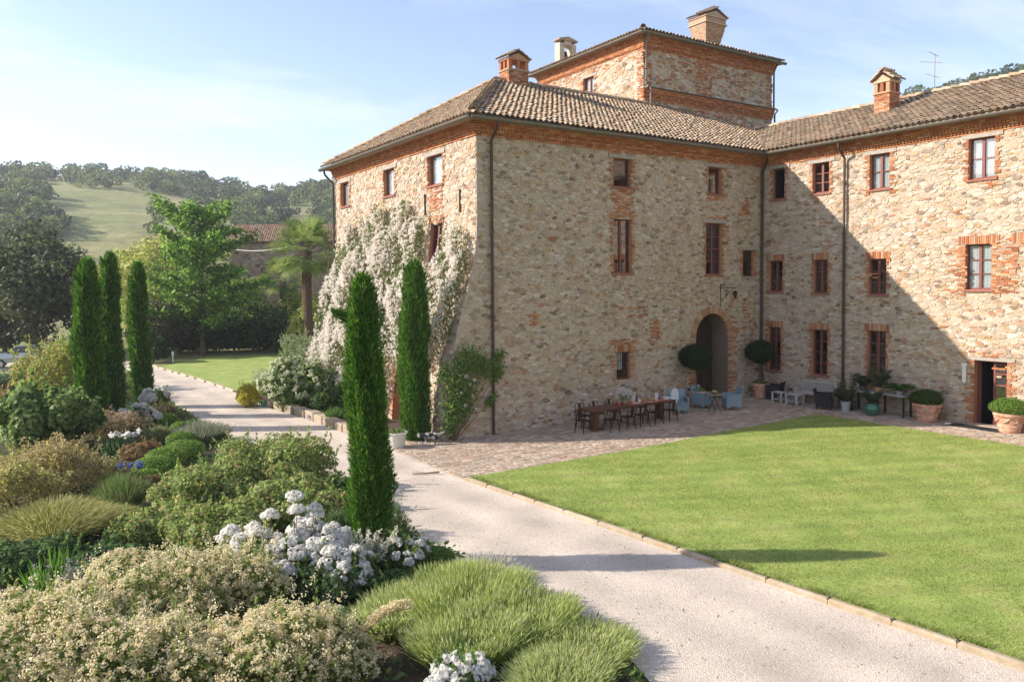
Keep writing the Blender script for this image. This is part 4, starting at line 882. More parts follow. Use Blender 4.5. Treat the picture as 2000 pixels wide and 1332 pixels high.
def lobe_pts(lobes, n, rin=.72, rout=1.04, zmin=.02):
    lb = np.array(lobes, float); w = lb[:, 3]*lb[:, 4]+lb[:, 4]*lb[:, 5]+lb[:, 3]*lb[:, 5]; idx = rng.choice(len(lb), n*2, p=w/w.sum()); d = rdir(n*2)
    r = rng.uniform(rin**3, rout**3, (n*2, 1))**(1/3.); P = lb[idx, :3]+d*lb[idx, 3:6]*r; N = unit(d/lb[idx, 3:6])
    keep = P[:, 2] > zmin
    for q in lb:
        e = ((P-q[:3])/q[3:6]); keep &= (e**2).sum(1) > (rin*.93)**2
    P, N = P[keep][:n], N[keep][:n]; return P, N
def mound(rx, ry, h, k=7, seed=0, top=.5):
    """lobes that make one bushy, uneven mound"""
    r_ = np.random.default_rng(seed); L = [(0, 0, h*.40, rx*.72, ry*.72, h*.44)]
    for i in range(k*3):
        a = r_.uniform(0, 2*math.pi); q = math.sqrt(r_.uniform(.02, 1))*.82; s = r_.uniform(.16, .34); zc = h*(.86*math.sqrt(max(0, 1-q*q))*r_.uniform(.55, 1.0)+.06)
        L.append((rx*q*math.cos(a), ry*q*math.sin(a), max(zc, h*.15), rx*s, ry*s, max(.10*h, min(h-zc, h*s*.9)*1.0+.02)))
    return L
G = dict(mid=[(0.136, 0.245, 0.054), (0.181, 0.307, 0.064), (0.109, 0.200, 0.051), (0.236, 0.344, 0.090)], dark=[(0.078, 0.144, 0.046), (0.117, 0.209, 0.057), (0.065, 0.117, 0.042), (0.156, 0.235, 0.078)],
         lime=[(0.330, 0.401, 0.078), (0.418, 0.470, 0.104), (0.244, 0.330, 0.061), (0.487, 0.504, 0.139)], olive=[(0.400, 0.362, 0.138), (0.500, 0.425, 0.175), (0.312, 0.312, 0.100), (0.575, 0.475, 0.225)], grey=[(0.333, 0.367, 0.283), (0.451, 0.467, 0.384), (0.250, 0.283, 0.200)],
         tan=[(0.471, 0.362, 0.200), (0.362, 0.290, 0.145), (0.562, 0.453, 0.271), (0.236, 0.236, 0.090)], box=[(0.128, 0.236, 0.036), (0.181, 0.307, 0.051), (0.254, 0.380, 0.073)], rosy=[(0.243, 0.365, 0.081), (0.324, 0.432, 0.121), (0.405, 0.486, 0.162), (0.189, 0.284, 0.068), (0.459, 0.446, 0.162), (0.135, 0.216, 0.054), (0.405, 0.297, 0.149)], copper=[(.36, .42, .09), (.42, .45, .11), (.30, .36, .08), (.27, .33, .07), (.50, .33, .14)],
         gold=[(.60, .52, .07), (.66, .58, .10), (.48, .45, .06)], cyp=[(.060, .155, .016), (.085, .205, .021), (.12, .255, .03), (.04, .11, .014)])
WHITE = [(.83, .81, .77), (.79, .77, .72), (.84, .83, .80)]; CREAM = [(.78, .68, .42), (.82, .74, .50), (.72, .59, .32), (.83, .78, .58)]
def stems(th, h, n, r, spread, m='bark'):
    mb_ = MB()
    for i in range(n):
        a = 2*math.pi*i/n+random.uniform(-.4, .4); q = spread*random.uniform(.5, 1); mb_.tube([(0, 0, -.05), (q*.35*math.cos(a), q*.35*math.sin(a), h*.4), (q*math.cos(a), q*math.sin(a), h*.85)], [r, r*.7, r*.3], 5)
    return mb_.build('stem', MT[m], th)
def shrub(name, label, cat, loc, rx, ry, h, pal, n=6000, L=.07, W=.035, k=7, seed=0, up=.35, out=.7, rnd=.9, group=None, bl=None, st=4, rin=.70, m='leaf', core=True):
    """bl = (clusters, petals, cluster radius, petal size, palette, name)"""
    n = int(n*.82); L *= 1.08; W *= 1.08
    th = thing(name, label, cat, loc, 0, group); lb = mound(rx, ry, h, k, seed)
    P, N = lobe_pts(lb, n, rin); lv = Leaves(); lv.add(P, N*out+rdir(len(P))*rnd+np.array([0, 0, up]), L, W*(1.15 if W > .02 else 1), pal, N=N if W > .02 else None)
    Pi, Ni = lobe_pts(lb, n//6, .35, .75); lv.add(Pi, Ni*.3+rdir(len(Pi)), L*1.2, W*1.3, pal)
    ns = int(26+18*rx*h)                      # loose shoots standing out of the mass
    Ps, Ns = lobe_pts(lb, ns, .97, 1.02, h*.3)
    for p_, n_ in zip(Ps, Ns):
        q = rng.uniform(0, 1, 16); ln = rng.uniform(.10, .26)*(.6+.4*h); dd = n_*.6+np.array([0, 0, .75])+rng.normal(size=3)*.3; lv.add(p_+dd*(q*ln)[:, None]+rng.normal(size=(16, 3))*.012, dd+rdir(16)*.9, L*.95, W*.9, pal)
    lv.obj('foliage', MT[m], th); stems(th, h*.7, st, .018+.008*h, min(rx, ry)*.55)
    if bl:
        nc, np_, cr, ps, bp, bn = bl; P, N = lobe_pts(lb, nc, .96, 1.1, h*.22); P = P[N[:, 2] > -.25]; N = N[N[:, 2] > -.25][:len(P)]; n_ = len(P)
        PP = np.repeat(P, np_, 0)+rdir(n_*np_)*cr*rng.uniform(.3, 1, (n_*np_, 1)); NN = np.repeat(N, np_, 0)
        f_ = Leaves(); f_.add(PP, rdir(len(PP)), ps, ps*.9, bp, .12, N=NN, loose=.8)
        for p_, n_ in zip(*lobe_pts(lb, nc//22, .97, 1.02, h*.4)):
            q = rng.uniform(0, 1, 46); ln = rng.uniform(.12, .34); dd = n_*.7+np.array([0, 0, .6])+rng.normal(size=3)*.35; f_.add(p_+dd*(q*ln)[:, None]+rng.normal(size=(46, 3))*cr*.6, rdir(46)+np.array([0, 0, .3]), ps, ps*.85, bp, .12)
        f_.obj(bn, MT['petal'], th, 'stuff')
    return th
def cypress(label, base, prof, n, seed, tuft=None, L=.17, W=.035):
    r_ = np.random.default_rng(seed); zs, rs = [p[0] for p in prof], [p[1] for p in prof]; H = zs[-1]
    th = thing('cypress_tree', label, 'cypress', base, 0, 'slim column cypresses'); w = MB(); w.tube([(0, 0, -.1), (0, 0, H*.5), (0, 0, H*.9)], [.09, .06, .02], 8); w.build('trunk', MT['bark'], th)
    zz_ = r_.uniform(0, 1, n*2)*H; rr_ = np.interp(zz_, zs, rs); keep = r_.uniform(0, 1, n*2) < (rr_/max(rs)*.9+.15); zz_, rr_ = zz_[keep][:n], rr_[keep][:n]; n = len(zz_); a = r_.uniform(0, 2*np.pi, n)
    ph = r_.uniform(0, 6, 8); rib = 1+.09*np.sin(a*5+zz_*1.3+ph[0])+.08*np.sin(a*3-zz_*2.1+ph[1])+.07*np.sin(a*11+zz_*4+ph[2])+.07*np.sin(zz_*3.3+a*2+ph[3])+.05*np.sin(zz_*9+a*6+ph[4])
    R_ = rr_*rib*r_.uniform(.72, 1.0, n); lean = np.stack([.05*np.sin(zz_*.9+ph[5]), .05*np.sin(zz_*.8+ph[6])], 1); P = np.stack([R_*np.cos(a)+lean[:, 0], R_*np.sin(a)+lean[:, 1], zz_], 1); O = np.stack([np.cos(a), np.sin(a), np.zeros(n)], 1)
    lv = Leaves(); lv.add(P, O*.45+np.array([0, 0, .9])+rdir(n)*.62, L, W, G['cyp'], .35, .5)
    m_ = int(n*.10); lv.add(P[:m_]*np.array([1.0, 1.0, 1.0]), O[:m_]*.5+np.array([0, 0, 1.])+rdir(m_)*.3, L*1.3, W*1.1, [(.17, .30, .035), (.21, .34, .05)], .2)
    for i in range(26):                      # loose sprays that stand off the column
        z_ = r_.uniform(.05, .93)*H; a_ = r_.uniform(0, 6.28); q = r_.uniform(0, 1, 60); o_ = np.array([math.cos(a_), math.sin(a_), 0]); b_ = o_*np.interp(z_, zs, rs)*.92+np.array([0, 0, z_]); lv.add(b_+(o_*.10+np.array([0, 0, .38]))*q[:, None]+r_.normal(size=(60, 3))*.028*(1.2-q[:, None]), o_*.3+np.array([0, 0, 1.])+rdir(60)*.4, L, W, G['cyp'], .3)
    nb = int(n*.02); lv.add(P[-nb:], O[-nb:]*.3+rdir(nb), L, W, [(.16, .11, .05), (.12, .10, .04)], .2)
    if tuft:
        tz, ta, tl = tuft; q = r_.uniform(0, 1, 900)**1.3; c_ = np.array([math.cos(ta), math.sin(ta)]); rad = np.interp(tz, zs, rs)*.6
        P = np.zeros((900, 3)); P[:, :2] = c_*(rad+q[:, None]*tl)+r_.normal(size=(900, 2))*.05*(1.3-q[:, None]); P[:, 2] = tz+q*tl*.5+r_.normal(size=900)*.10*(1.2-q)
        lv.add(P, np.array([c_[0], c_[1], .7])+rdir(900)*.35, L, W, G['cyp'], .3)
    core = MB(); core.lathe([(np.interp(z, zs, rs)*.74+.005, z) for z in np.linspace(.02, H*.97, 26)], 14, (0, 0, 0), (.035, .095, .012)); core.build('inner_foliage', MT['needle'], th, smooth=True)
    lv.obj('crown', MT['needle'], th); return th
def prof_(H, r): return [(0, r*.6), (H*.05, r*.88), (H*.2, r), (H*.45, r*.98), (H*.65, r*.90), (H*.8, r*.80), (H*.9, r*.66), (H*.96, r*.46), (H, .06)]
cb = gp(722, 1102); H_ = zat(707, 540, (cb-CAM).dot(Vector((math.sin(YAW), math.cos(YAW), 0))))
cypress('tall slim cypress beside the gravel path among white roses, a stray tuft near its top', cb, prof_(H_, .37), 32000, 1, tuft=(H_*.84, math.pi*.86, .40), L=.105, W=.018)
cb = gp(812, 861); cypress('slim cypress standing against the climbing rose on the house wall', cb, prof_(zat(803, 510, 26.8), .50), 25000, 2, L=.13, W=.024)
for (x, y, vt, r, lab) in ((-11.35, 9.9, 508, .47, 'stoutest of the three clustered cypresses left of the path, bushy shrubs at its foot'), (-10.3, 12.6, 497, .40, 'middle one of the three clustered cypresses left of the path'), (-8.9, 14.9, 516, .38, 'clustered cypress left of the path, closest to the gravel of the three')):
    d_ = (Vector((x, y, 0))-CAM).dot(Vector((math.sin(YAW), math.cos(YAW), 0))); cypress(lab, (x, y, 0), prof_(zat(200, vt, d_), r), 17000, int(r*100), L=.18, W=.034)

# ---- climbing rose on the side wall
rose = thing('climbing_rose', 'huge climbing rose full of pale pink blossom covering the house side wall', 'climbing rose', (0, 7, 0))
def rose_pts(n, rin, rout, dens=None):
    y = rng.uniform(.02, 13.75, n); z = rng.uniform(.15, 8.95, n)
    zt = np.interp(y, [0.1, 1, 2.4, 3.5, 4.5, 6, 8, 10, 12, 13.3, 14.3], [7.2, 7.5, 7.7, 8.1, 8.7, 8.95, 8.8, 8.4, 8.1, 7.6, 6.4]); zb_ = np.interp(y, [0, 1, 2, 3.1, 4.3, 4.6], [3.6, 2.9, 2.4, 2.3, 2.3, 0.1])
    wob = .45*np.sin(y*2.3+z*1.7)+.35*np.sin(y*5.1-z*3)+.2*np.sin(y*9+z*7)
    e = np.minimum(zt-z, (z-zb_)*1.3)+wob*.7; k = e > rng.uniform(0, .7, n)
    k &= ~((y > 2.45) & (y < 3.6) & (z > 6.0) & (z < 7.9)); k &= ~((y > 3.1) & (y < 4.5) & (z < 2.7))
    fld = np.sin(y*1.9+1.2*np.sin(z*1.3))+np.sin(z*2.2+y*.7)+.6*np.sin(y*4.3-z*3.7)
    if dens is not None: k &= rng.uniform(0, 1, n) < dens(fld)
    y, z, wob, e, fld = y[k], z[k], wob[k], e[k], fld[k]
    t = (.28+.35*np.clip(e, 0, 1.6)/1.6+.16*wob+.10*fld); t = np.clip(t, .06, 1.5)*(1-.55*smooth(9.5, 13, y))*rng.uniform(rin, rout, len(y))
    bt = np.interp(z, [0, 1.5, 2.5, 3.8, 4.66, 5.37, 6.1, 6.8, 7.6], [1.43, 1.33, 1.13, .85, .60, .38, .18, .06, 0]); return np.stack([-bt-t, y-7, z], 1)
lv = Leaves(); P = rose_pts(56000, .25, .95); lv.add(P, rdir(len(P)), .10, .06, [(.13, .19, .045), (.17, .24, .06), (.10, .15, .035), (.23, .27, .09)], N=np.tile([-1., -.1, .2], (len(P), 1)), loose=.8); lv.obj('foliage', MT['leaf'], rose)
P = rose_pts(15500, .8, 1.12, lambda f: np.clip(.56+.34*f, .06, 1)); n_ = len(P); PP = np.repeat(P, 7, 0)+rdir(n_*7)*.075*rng.uniform(.2, 1, (n_*7, 1)); f_ = Leaves()
f_.add(PP, rdir(len(PP)), .062, .056, [(.82, .75, .69), (.83, .79, .74), (.78, .67, .60), (.84, .81, .77), (.82, .74, .67)], .08, N=np.tile([-1., -.25, .25], (len(PP), 1)), loose=.55); f_.obj('blossom', MT['petal'], rose, 'stuff')
mb = MB()
for y0, y1 in ((11, 12.8), (9, 9.6), (6.8, 6.2), (12.9, 13.6)): mb.tube([(-1.5, y0-7, 0), (-1.35, y0-7+(y1-y0)*.3, 1.2), (-.9, y1-7, 4), (-.25, y1-7+.3, 6.8)], [.07, .06, .05, .03], 6)
mb.tube([(-.1, 12.6-7, 8.3), (-.12, 12.0-7, 7.6), (-.2, 11.3-7, 6.8)], [.02, .025, .03], 6); mb.build('stem', MT['bark'], rose)
crose = thing('corner_rose', 'leafy green climbing rose with a few white blooms on the house corner', 'climbing rose', (-.6, -.1, 0)); lv = Leaves(); mb = MB()
ctrs = [(-.35, -.25, 2.55, .45), (-.1, -.22, 2.9, .35), (.35, -.2, 2.75, .35), (-.55, -.3, 1.9, .5), (-.1, -.25, 1.75, .45), (-.65, -.3, 1.3, .45), (-.25, -.25, 1.1, .35), (.75, -.15, 2.5, .3), (1.25, -.12, 2.3, .25), (1.3, -.12, 2.85, .18), (1.0, -.12, 1.35, .15), (-.75, -.2, .7, .3), (-.9, -.1, 2.4, .25)]
for x, y, z, r in ctrs:
    n_ = int(850*r); P = np.array([x, y, z])+rng.normal(size=(n_, 3))*np.array([r*.52, r*.25, r*.52])+.12*np.sin(rng.uniform(0, 6, (n_, 1)))*np.array([1, 0, 1.]); P[:, 1] = np.minimum(P[:, 1], -.03); lv.add(P, rdir(n_)+np.array([0, 0, -.3]), .10, .065, G['mid']+[(.2, .27, .07)], N=np.tile([-.3, -1., .3], (n_, 1)), loose=.8)
    mb.tube([(-.6, -.15, 0), (x*.5-.3, -.12, z*.5), (x, y, z)], [.018, .012, .006], 5)
lv.obj('foliage', MT['leaf'], crose); mb.build('stem', MT['bark'], crose)
def bloom_mesh(name, r, pal, seed, blooms=1):
    """full, ball shaped roses; several of them make one cluster"""
    r_ = np.random.default_rng(seed); V, C = [], []
    for b in range(blooms):
        c = np.zeros(3)
        if blooms > 1: a = b*2.4; q = .0 if b == 0 else r_.uniform(.9, 1.5); c = np.array([math.cos(a)*q*r, math.sin(a)*q*r, r*(1.0-.45*q*q)])
        k = 30; N = r_.normal(size=(k, 3)); N[:, 2] = np.abs(N[:, 2])*.9-.35; N /= np.linalg.norm(N, axis=1, keepdims=True); T = np.cross(N, r_.normal(size=(k, 3))); T /= np.linalg.norm(T, axis=1, keepdims=True); B = np.cross(N, T); P = c+N*r*r_.uniform(.62, .95, (k, 1)); sz = r*.52
        ti = r_.uniform(-.1, .45, (k, 1)); V.append(np.stack([P-T*sz, P-B*sz*.9+N*r*.12, P+T*sz+N*r*ti, P+B*sz*.9+N*r*.12], 1).reshape(-1, 3)); C.append(pick(pal, k, .06))
    me = npmesh(name, np.concatenate(V), 4, np.concatenate(C)); me.materials.append(MT['petal']); return me
ROSE = [bloom_mesh('rose_bloom', .062, WHITE, i, 6) for i in range(4)]; ROSE1 = [bloom_mesh('rose_bloom', .06, WHITE, 10+i, 1) for i in range(2)]
def put_blooms(th, pts, meshes, smin=.8, smax=1.3):
    for p, nrm in pts:
        o = bpy.data.objects.new('rose_bloom', random.choice(meshes)); col.objects.link(o); o.parent = th; o.location = p; s_ = random.uniform(smin, smax); o.scale = (s_, s_, s_)
        o.rotation_euler = Vector(nrm).to_track_quat('Z', 'Y').to_euler()
put_blooms(crose, [((x, y, z), (0, -1, .4)) for x, y, z in ((-.25, -.5, 2.3), (.1, -.45, 2.15), (.0, -.5, 1.6), (-.3, -.5, 1.3), (.15, -.45, 1.15), (-.1, -.5, 2.0), (-.45, -.5, 1.75))], ROSE1, .8, 1.1)
def dloc(u, d): p = at_depth(u, d); return (p.x, p.y, -.03)
def S(name, label, cat, u, vt, d, rx, pal, ry=None, **kw):
    """shrub standing at depth d in column u whose top reaches image row vt"""
    h = zat(u, vt, d); return shrub(name, label, cat, dloc(u, d), rx, ry or rx*.9, h, pal, **kw)
# -- foreground: cream spirea mass
SP = dict(n=5200, L=.055, W=.034, rnd=1.0)
spal = [(.18, .25, .055), (.24, .31, .08), (.14, .20, .045), (.33, .35, .12)]
sb = lambda n: (int(n*1.25), 15, .052, .030, CREAM, 'blossom')
for i, (u, vt, d, rx, nb, lab) in enumerate(((70, 1150, 10.6, 1.35, 1250, 'cream blossoming spirea in front of the green iris blades'), (285, 1085, 12.2, 1.4, 1250, 'cream blossoming spirea below the big leafy rose shrub'), (455, 1072, 12.9, 1.15, 1050, 'cream blossoming spirea under the dense cluster of white roses'),
        (270, 1205, 10.0, 1.3, 1250, 'low cream spirea in the very front of the bed, tan seed heads all over'), (500, 1200, 10.3, 1.15, 1150, 'cream spirea spilling towards the lavender, single small white rose bush behind'), (640, 1215, 10.6, .75, 700, 'cream spirea with a long arching flower spray touching the lavender'))):
    S('spirea_shrub', lab, 'spirea', u, vt, d, rx, spal, seed=40+i, bl=sb(nb), group='cream spirea shrubs', **SP)
# arching spray of the last one
sp = thing('spirea_spray', 'arching cream flower spray leaning over the lavender', 'flower spray', dloc(690, 10.9)); q = rng.uniform(0, 1, 190); hz = zat(690, 1200, 10.9)
tp_ = np.stack([_r2.x*q*.75, _r2.y*q*.75, hz-.25+.42*np.sin(q*1.9)], 1); tp_ = tp_+rdir(190)*.05; f_ = Leaves(); PP = np.repeat(tp_, 8, 0)+rdir(1520)*.03; f_.add(PP, rdir(1520)+np.array([0, 0, .3]), .03, .026, CREAM, .12); f_.obj('blossom', MT['petal'], sp); mb = MB(); mb.tube([(0, 0, 0), (0, 0, hz-.3), (_r2.x*.4, _r2.y*.4, hz+.05), (_r2.x*.75, _r2.y*.75, hz+.12)], [.012, .01, .007, .003], 5); mb.build('stem', MT['bark'], sp)
# -- white roses
def roses(label, u, vt, d, rx, nb, smin=.9, smax=1.35, seed=0, extra=(), meshes=ROSE, pal=None):
    h = zat(u, vt, d); th = S('white_rose_bush', label, 'rose bush', u, vt, d, rx, pal or G['dark']+G['mid'][:2], n=3600, L=.075, W=.045, seed=seed, group='white rose bushes')
    P, N = lobe_pts(mound(rx, rx*.9, h, 7, seed), nb*6, .98, 1.08, h*.45); k = N[:, 2] > .1; P, N = P[k], N[k]; acc = []
    for p, n_ in zip(P, N):
        if all((p-q[0])@(p-q[0]) > .028 for q in acc): acc.append((p, n_))
        if len(acc) >= nb: break
    put_blooms(th, [(tuple(p), tuple(n_+np.array([0, 0, .4]))) for p, n_ in acc], meshes, smin, smax)
    for (uu, vv) in extra:
        zz_ = zat(uu, vv, d); lp = at_depth(uu, d)-at_depth(u, d); put_blooms(th, [((lp.x, lp.y, zz_+.03), (0, 0, 1))], meshes, 1.0, 1.3); m_ = MB(); m_.tube([(lp.x*.6, lp.y*.6, h*.5), (lp.x, lp.y, zz_)], [.01, .006], 5); m_.build('cane', MT['bark'], th)
    return th
roses('big white rose bush massed with blooms, tall stems rising above it', 560, 1035, 13.9, 1.05, 62, 1.0, 1.5, 3, extra=((566, 972), (570, 998), (606, 994), (608, 1006), (518, 1008), (440, 1040), (425, 1055), (485, 1030)))
roses('white rose bush whose blooms touch the cream valerian spikes', 660, 1070, 13.5, .6, 22, 1.0, 1.35, 5)
roses('smaller white rose bush between the slim cypress and a clipped box ball', 785, 1050, 14.5, .45, 18, .7, .95, 4)
roses('small white rose bush half hidden behind the front spirea', 612, 1195, 12.0, .36, 9, .9, 1.2, 6)
roses('white rose bush in front of the lavender, blooms in one flat cluster', 885, 1296, 10.2, .40, 17, 1.0, 1.4, 7)
# -- valerian spikes
va = thing('valerian_clump', 'clump of cream white valerian flower spikes beside the cypress', 'flowers', dloc(705, 14.2)); lv = Leaves(); f_ = Leaves()
for i in range(46):
    x, y = rng.normal()*.30, rng.normal()*.25; h = zat(705, 1035, 14.2)*rng.uniform(.7, 1.03); q = rng.uniform(.62, 1, 46); P = np.stack([x*1.25*q+rng.normal(size=46)*.035*(1.25-q), y*1.25*q+rng.normal(size=46)*.035*(1.25-q), h*q], 1); f_.add(P, rdir(46)+np.array([0, 0, .5]), .04, .032, [(.72, .70, .56), (.66, .64, .50), (.76, .73, .65)], .1)
    P = np.stack([x*q+rng.normal(size=46)*.05, y*q+rng.normal(size=46)*.05, h*.72*rng.uniform(.1, 1, 46)], 1); lv.add(P, rdir(46)+np.array([0, 0, .6]), .08, .035, [(.12, .17, .08), (.16, .20, .11)])
lv.obj('foliage', MT['leaf'], va); f_.obj('blossom', MT['petal'], va, 'stuff')
# -- box balls and hedges
def boxball(label, u, vt, d, r, hh=None, n=5200, pal=None, name='box_ball', cat='box ball', L=.035):
    h = hh or zat(u, vt, d); th = thing(name, label, cat, dloc(u, d)); lb = [(0, 0, h*.5, r, r, h*.52)]+[(r*.25*math.cos(a), r*.25*math.sin(a), h*.5, r*.8, r*.8, h*.46) for a in (0, 2, 4)]; P, N = lobe_pts(lb, n, .86, 1.03); lv = Leaves(); lv.add(P, rdir(len(P)), L, L*.65, pal or G['box'], .25, N=N); P, N = lobe_pts(lb, n//3, .6, .86); lv.add(P, N+rdir(len(P)), L*1.5, L, pal or G['box']); lv.obj('foliage', MT['leaf'], th); stems(th, h*.6, 3, .02, r*.4); return th
boxball('clipped round box ball at the gravel edge next to white roses', 842, 1066, 14.9, .34)
boxball('darker box mound in the shade below the small white roses', 800, 1105, 14.0, .32, pal=G['box'][:1]+G['dark'])
for i, (u, vt, d, r) in enumerate(((352, 858, 24.6, .62), (315, 872, 23.4, .62), (290, 890, 22.6, .60), (345, 842, 26, .5), (285, 868, 24.5, .5), (272, 915, 21.4, .45))):
    boxball(('box mound of the winding edging beside the tall leafy rose shrub', 'box mound in the middle of the winding edging', 'box mound of the winding edging above the brown sedge', 'box mound of the winding edging where it nears the gravel', 'box mound of the winding edging beside the bronze shrub', 'smallest box mound at the low end of the winding edging')[i], u, vt, d, r, name='box_mound', cat='box mound', n=3000, L=.05)['group'] = 'winding box edging'
boxball('small box ball at the path edge under the rose by the cypress trio', 318, 806, 30, .42, n=2200, L=.05); boxball('bright flat box cushion spreading onto the gravel', 346, 822, 28.5, .40, n=2200, L=.05)
# -- lavender and other blade plants
def tuft(name, label, cat, loc, rx, ry, h, n, pal, w=.012, tip=None, spread=.55, curve=.25, group=None, edge=.30):
    th = thing(name, label, cat, loc, 0, group); a = rng.uniform(0, 2*np.pi, n); q = np.sqrt(rng.uniform(0, 1, n)); x, y = rx*.62*q*np.cos(a), ry*.62*q*np.sin(a)
    O = np.stack([np.cos(a)*q*rx, np.sin(a)*q*ry], 1)*spread+rng.normal(size=(n, 2))*.09; hh = h*rng.uniform(.62, 1.06, n)*(1-edge*q**2)*(1+.10*np.sin(x*5+y*3)+.08*np.sin(y*7-x*4)); s_ = rng.uniform(0, 2*np.pi, n); Sx = np.stack([np.cos(s_), np.sin(s_)], 1)*w/2
    def pt(t, side):
        p = np.zeros((n, 3)); p[:, 0] = x; p[:, 1] = y; p[:, :2] += O*(t**(1+curve))+Sx*side; p[:, 2] = hh*(t-curve*.25*t*t); return p
    V = np.stack([pt(0, -1), pt(0, 1), pt(.55, .8), pt(.55, -.8)], 1).reshape(-1, 3); V2 = np.stack([pt(.55, -.8), pt(.55, .8), pt(1, .25), pt(1, -.25)], 1).reshape(-1, 3); c = pick(pal, n, .25)
    mkobj('blade_mass', npmesh('blade_mass', np.concatenate([V, V2]), 4, np.concatenate([c, c*1.08])), MT['leaf'], th)['kind'] = 'stuff'
    if tip is not None:
        m_ = n//2; T = pt(1, 0)[:m_]; B = pt(.86, 0)[:m_]; D = unit(T-B); f_ = Leaves(); 
        f_.add(B, D+rdir(m_)*.05, .13, .013, tip, .2)
        f_.obj('flower_tip', MT['leaf'], th, 'stuff')
    return th
LAV = [(.34, .43, .09), (.40, .49, .12), (.27, .37, .075), (.46, .52, .18)]; LT = [(.48, .53, .20), (.43, .50, .18), (.52, .54, .30)]
for i, (u, vt, d, r, lab) in enumerate(((775, 1158, 12.3, .85, 'green lavender bush beside the arching spirea spray'), (905, 1112, 12.7, 1.25, 'biggest green lavender bush, silvery plants behind it'), (1010, 1165, 11.9, 1.0, 'green lavender bush between the biggest lavender and the gravel'), (1120, 1235, 11.1, .95, 'green lavender bush leaning out over the gravel path'), (905, 1200, 11.3, .95, 'green lavender bush right behind the flat white rose cluster'), (1085, 1290, 10.3, .75, 'low lavender bush at the front end of the bed'))):
    tuft('lavender_bush', lab, 'lavender', dloc(u, d), r*1.2, r*1.0, zat(u, vt+8, d), 10000, LAV, .011, LT, .20, .15, group='green lavender bushes', edge=.10)
tuft('silver_plant', 'silvery grey flowering plant behind the biggest lavender', 'plant', dloc(940, 14.0), .55, .5, zat(940, 1088, 14.0), 2600, G['grey'], .012, [(.55, .53, .50), (.62, .58, .55)])
tuft('silver_plant', 'pale grey tuft at the path edge beyond the big leafy shrub', 'plant', dloc(385, 27), .9, .7, zat(385, 822, 27), 3400, [(.20, .24, .13), (.27, .29, .19)], .02, [(.32, .33, .28)])
tuft('iris_clump', 'clump of bright green iris blades in front of woolly grey spikes', 'iris', dloc(82, 13.2), .42, .4, zat(82, 1062, 13.2), 190, [(.10, .22, .03), (.14, .27, .04), (.08, .17, .03)], .035, None, .45)
tuft('iris_clump', 'dark green iris clump carrying white flowers, in the middle of the bed', 'iris', dloc(215, 25), .65, .5, zat(215, 852, 25), 420, [(.07, .14, .05), (.10, .17, .07)], .045, None, .3)
tuft('grass_clump', 'soft green grass clump between two shrubs and a dark hollow', 'grass', dloc(222, 19), .62, .6, zat(222, 920, 19), 2600, [(.09, .18, .04), (.13, .22, .06), (.22, .20, .09)], .014, None, .6, .5)
tuft('broom_plant', 'feathery olive green plant arching over the dark hollow', 'plant', dloc(80, 16.6), 1.35, 1.1, zat(80, 972, 16.6), 8000, [(.24, .27, .06), (.30, .33, .09), (.17, .21, .045), (.38, .36, .13)], .012, [(.42, .38, .16)], .75, .7)
le = thing('lambs_ear', 'woolly grey flower spikes beside the bright iris blades', 'plant', dloc(112, 12.9)); lv = Leaves()
for i in range(26):
    x, y = rng.normal()*.22, rng.normal()*.16; h = rng.uniform(.5, .95); q = rng.uniform(0, 1, 60); P = np.stack([x+rng.normal(size=60)*.022, y+rng.normal(size=60)*.022, h*q], 1); lv.add(P, rdir(60)+np.array([0, 0, .6]), .05, .03, [(.30, .28, .27), (.24, .23, .22), (.36, .33, .33)])
lv.obj('foliage', MT['leaf'], le)
def irises(u, v0, d, n, pal, lab, name='iris_flower'):
    th = thing(name, lab, 'flowers', dloc(u, d))
    for i in range(n):
        x, y = rng.normal()*.3, rng.normal()*.2; z = zat(u, v0, d)*rng.uniform(.86, 1.05); P = np.array([x, y, z])+rdir(22)*.05; f_ = Leaves(); f_.add(P, rdir(22), .09, .07, pal, .08); f_.obj('bloom', MT['petal'], th); mb_ = MB(); mb_.tube([(x*.8, y*.8, 0), (x, y, z)], .008, 4, (.1, .17, .05)); mb_.build('stalk', MT['any'], th)
irises(225, 846, 25, 11, WHITE, 'white iris flowers over the dark green clump'); irises(247, 905, 21.8, 5, [(.10, .12, .42), (.15, .18, .5)], 'deep blue flower spike beside the box edging', 'blue_flower'); irises(630, 810, 31.5, 5, [(.28, .28, .55), (.4, .4, .65)], 'pale lilac irises behind the low bed wall')
tuft('iris_clump', 'iris blades behind the low bed wall', 'iris', at_depth(648, 30.5, .2), .5, .4, .5, 220, [(.10, .2, .04), (.14, .24, .06)], .04, None, .3)
# -- big leafy shrubs of the bed
S('rose_shrub', 'leafy rose shrub filling the gap behind the tall white rose stems', 'shrub', 560, 935, 17.4, 1.25, G['rosy'], n=9000, L=.08, W=.048, seed=152, group='leafy rose shrubs')
S('rose_shrub', 'leafy rose shrub directly behind the cream spirea', 'shrub', 420, 985, 15.8, 1.2, G['rosy'], n=9000, L=.075, W=.045, seed=153, group='leafy rose shrubs')
S('rose_shrub', 'big leafy rose shrub without flowers, highest in the bed', 'shrub', 535, 848, 20.4, 1.75, G['rosy'], n=14000, L=.085, W=.05, seed=51, group='leafy rose shrubs')
S('rose_shrub', 'broad leafy rose shrub leaning against the highest one', 'shrub', 405, 905, 18.6, 1.45, G['rosy'], n=11000, L=.08, W=.048, seed=52, group='leafy rose shrubs')
S('rose_shrub', 'lower leafy rose shrub beside the dark hollow of the bed', 'shrub', 300, 985, 16.6, 1.0, G['rosy'], n=8000, L=.07, W=.042, seed=53, group='leafy rose shrubs')
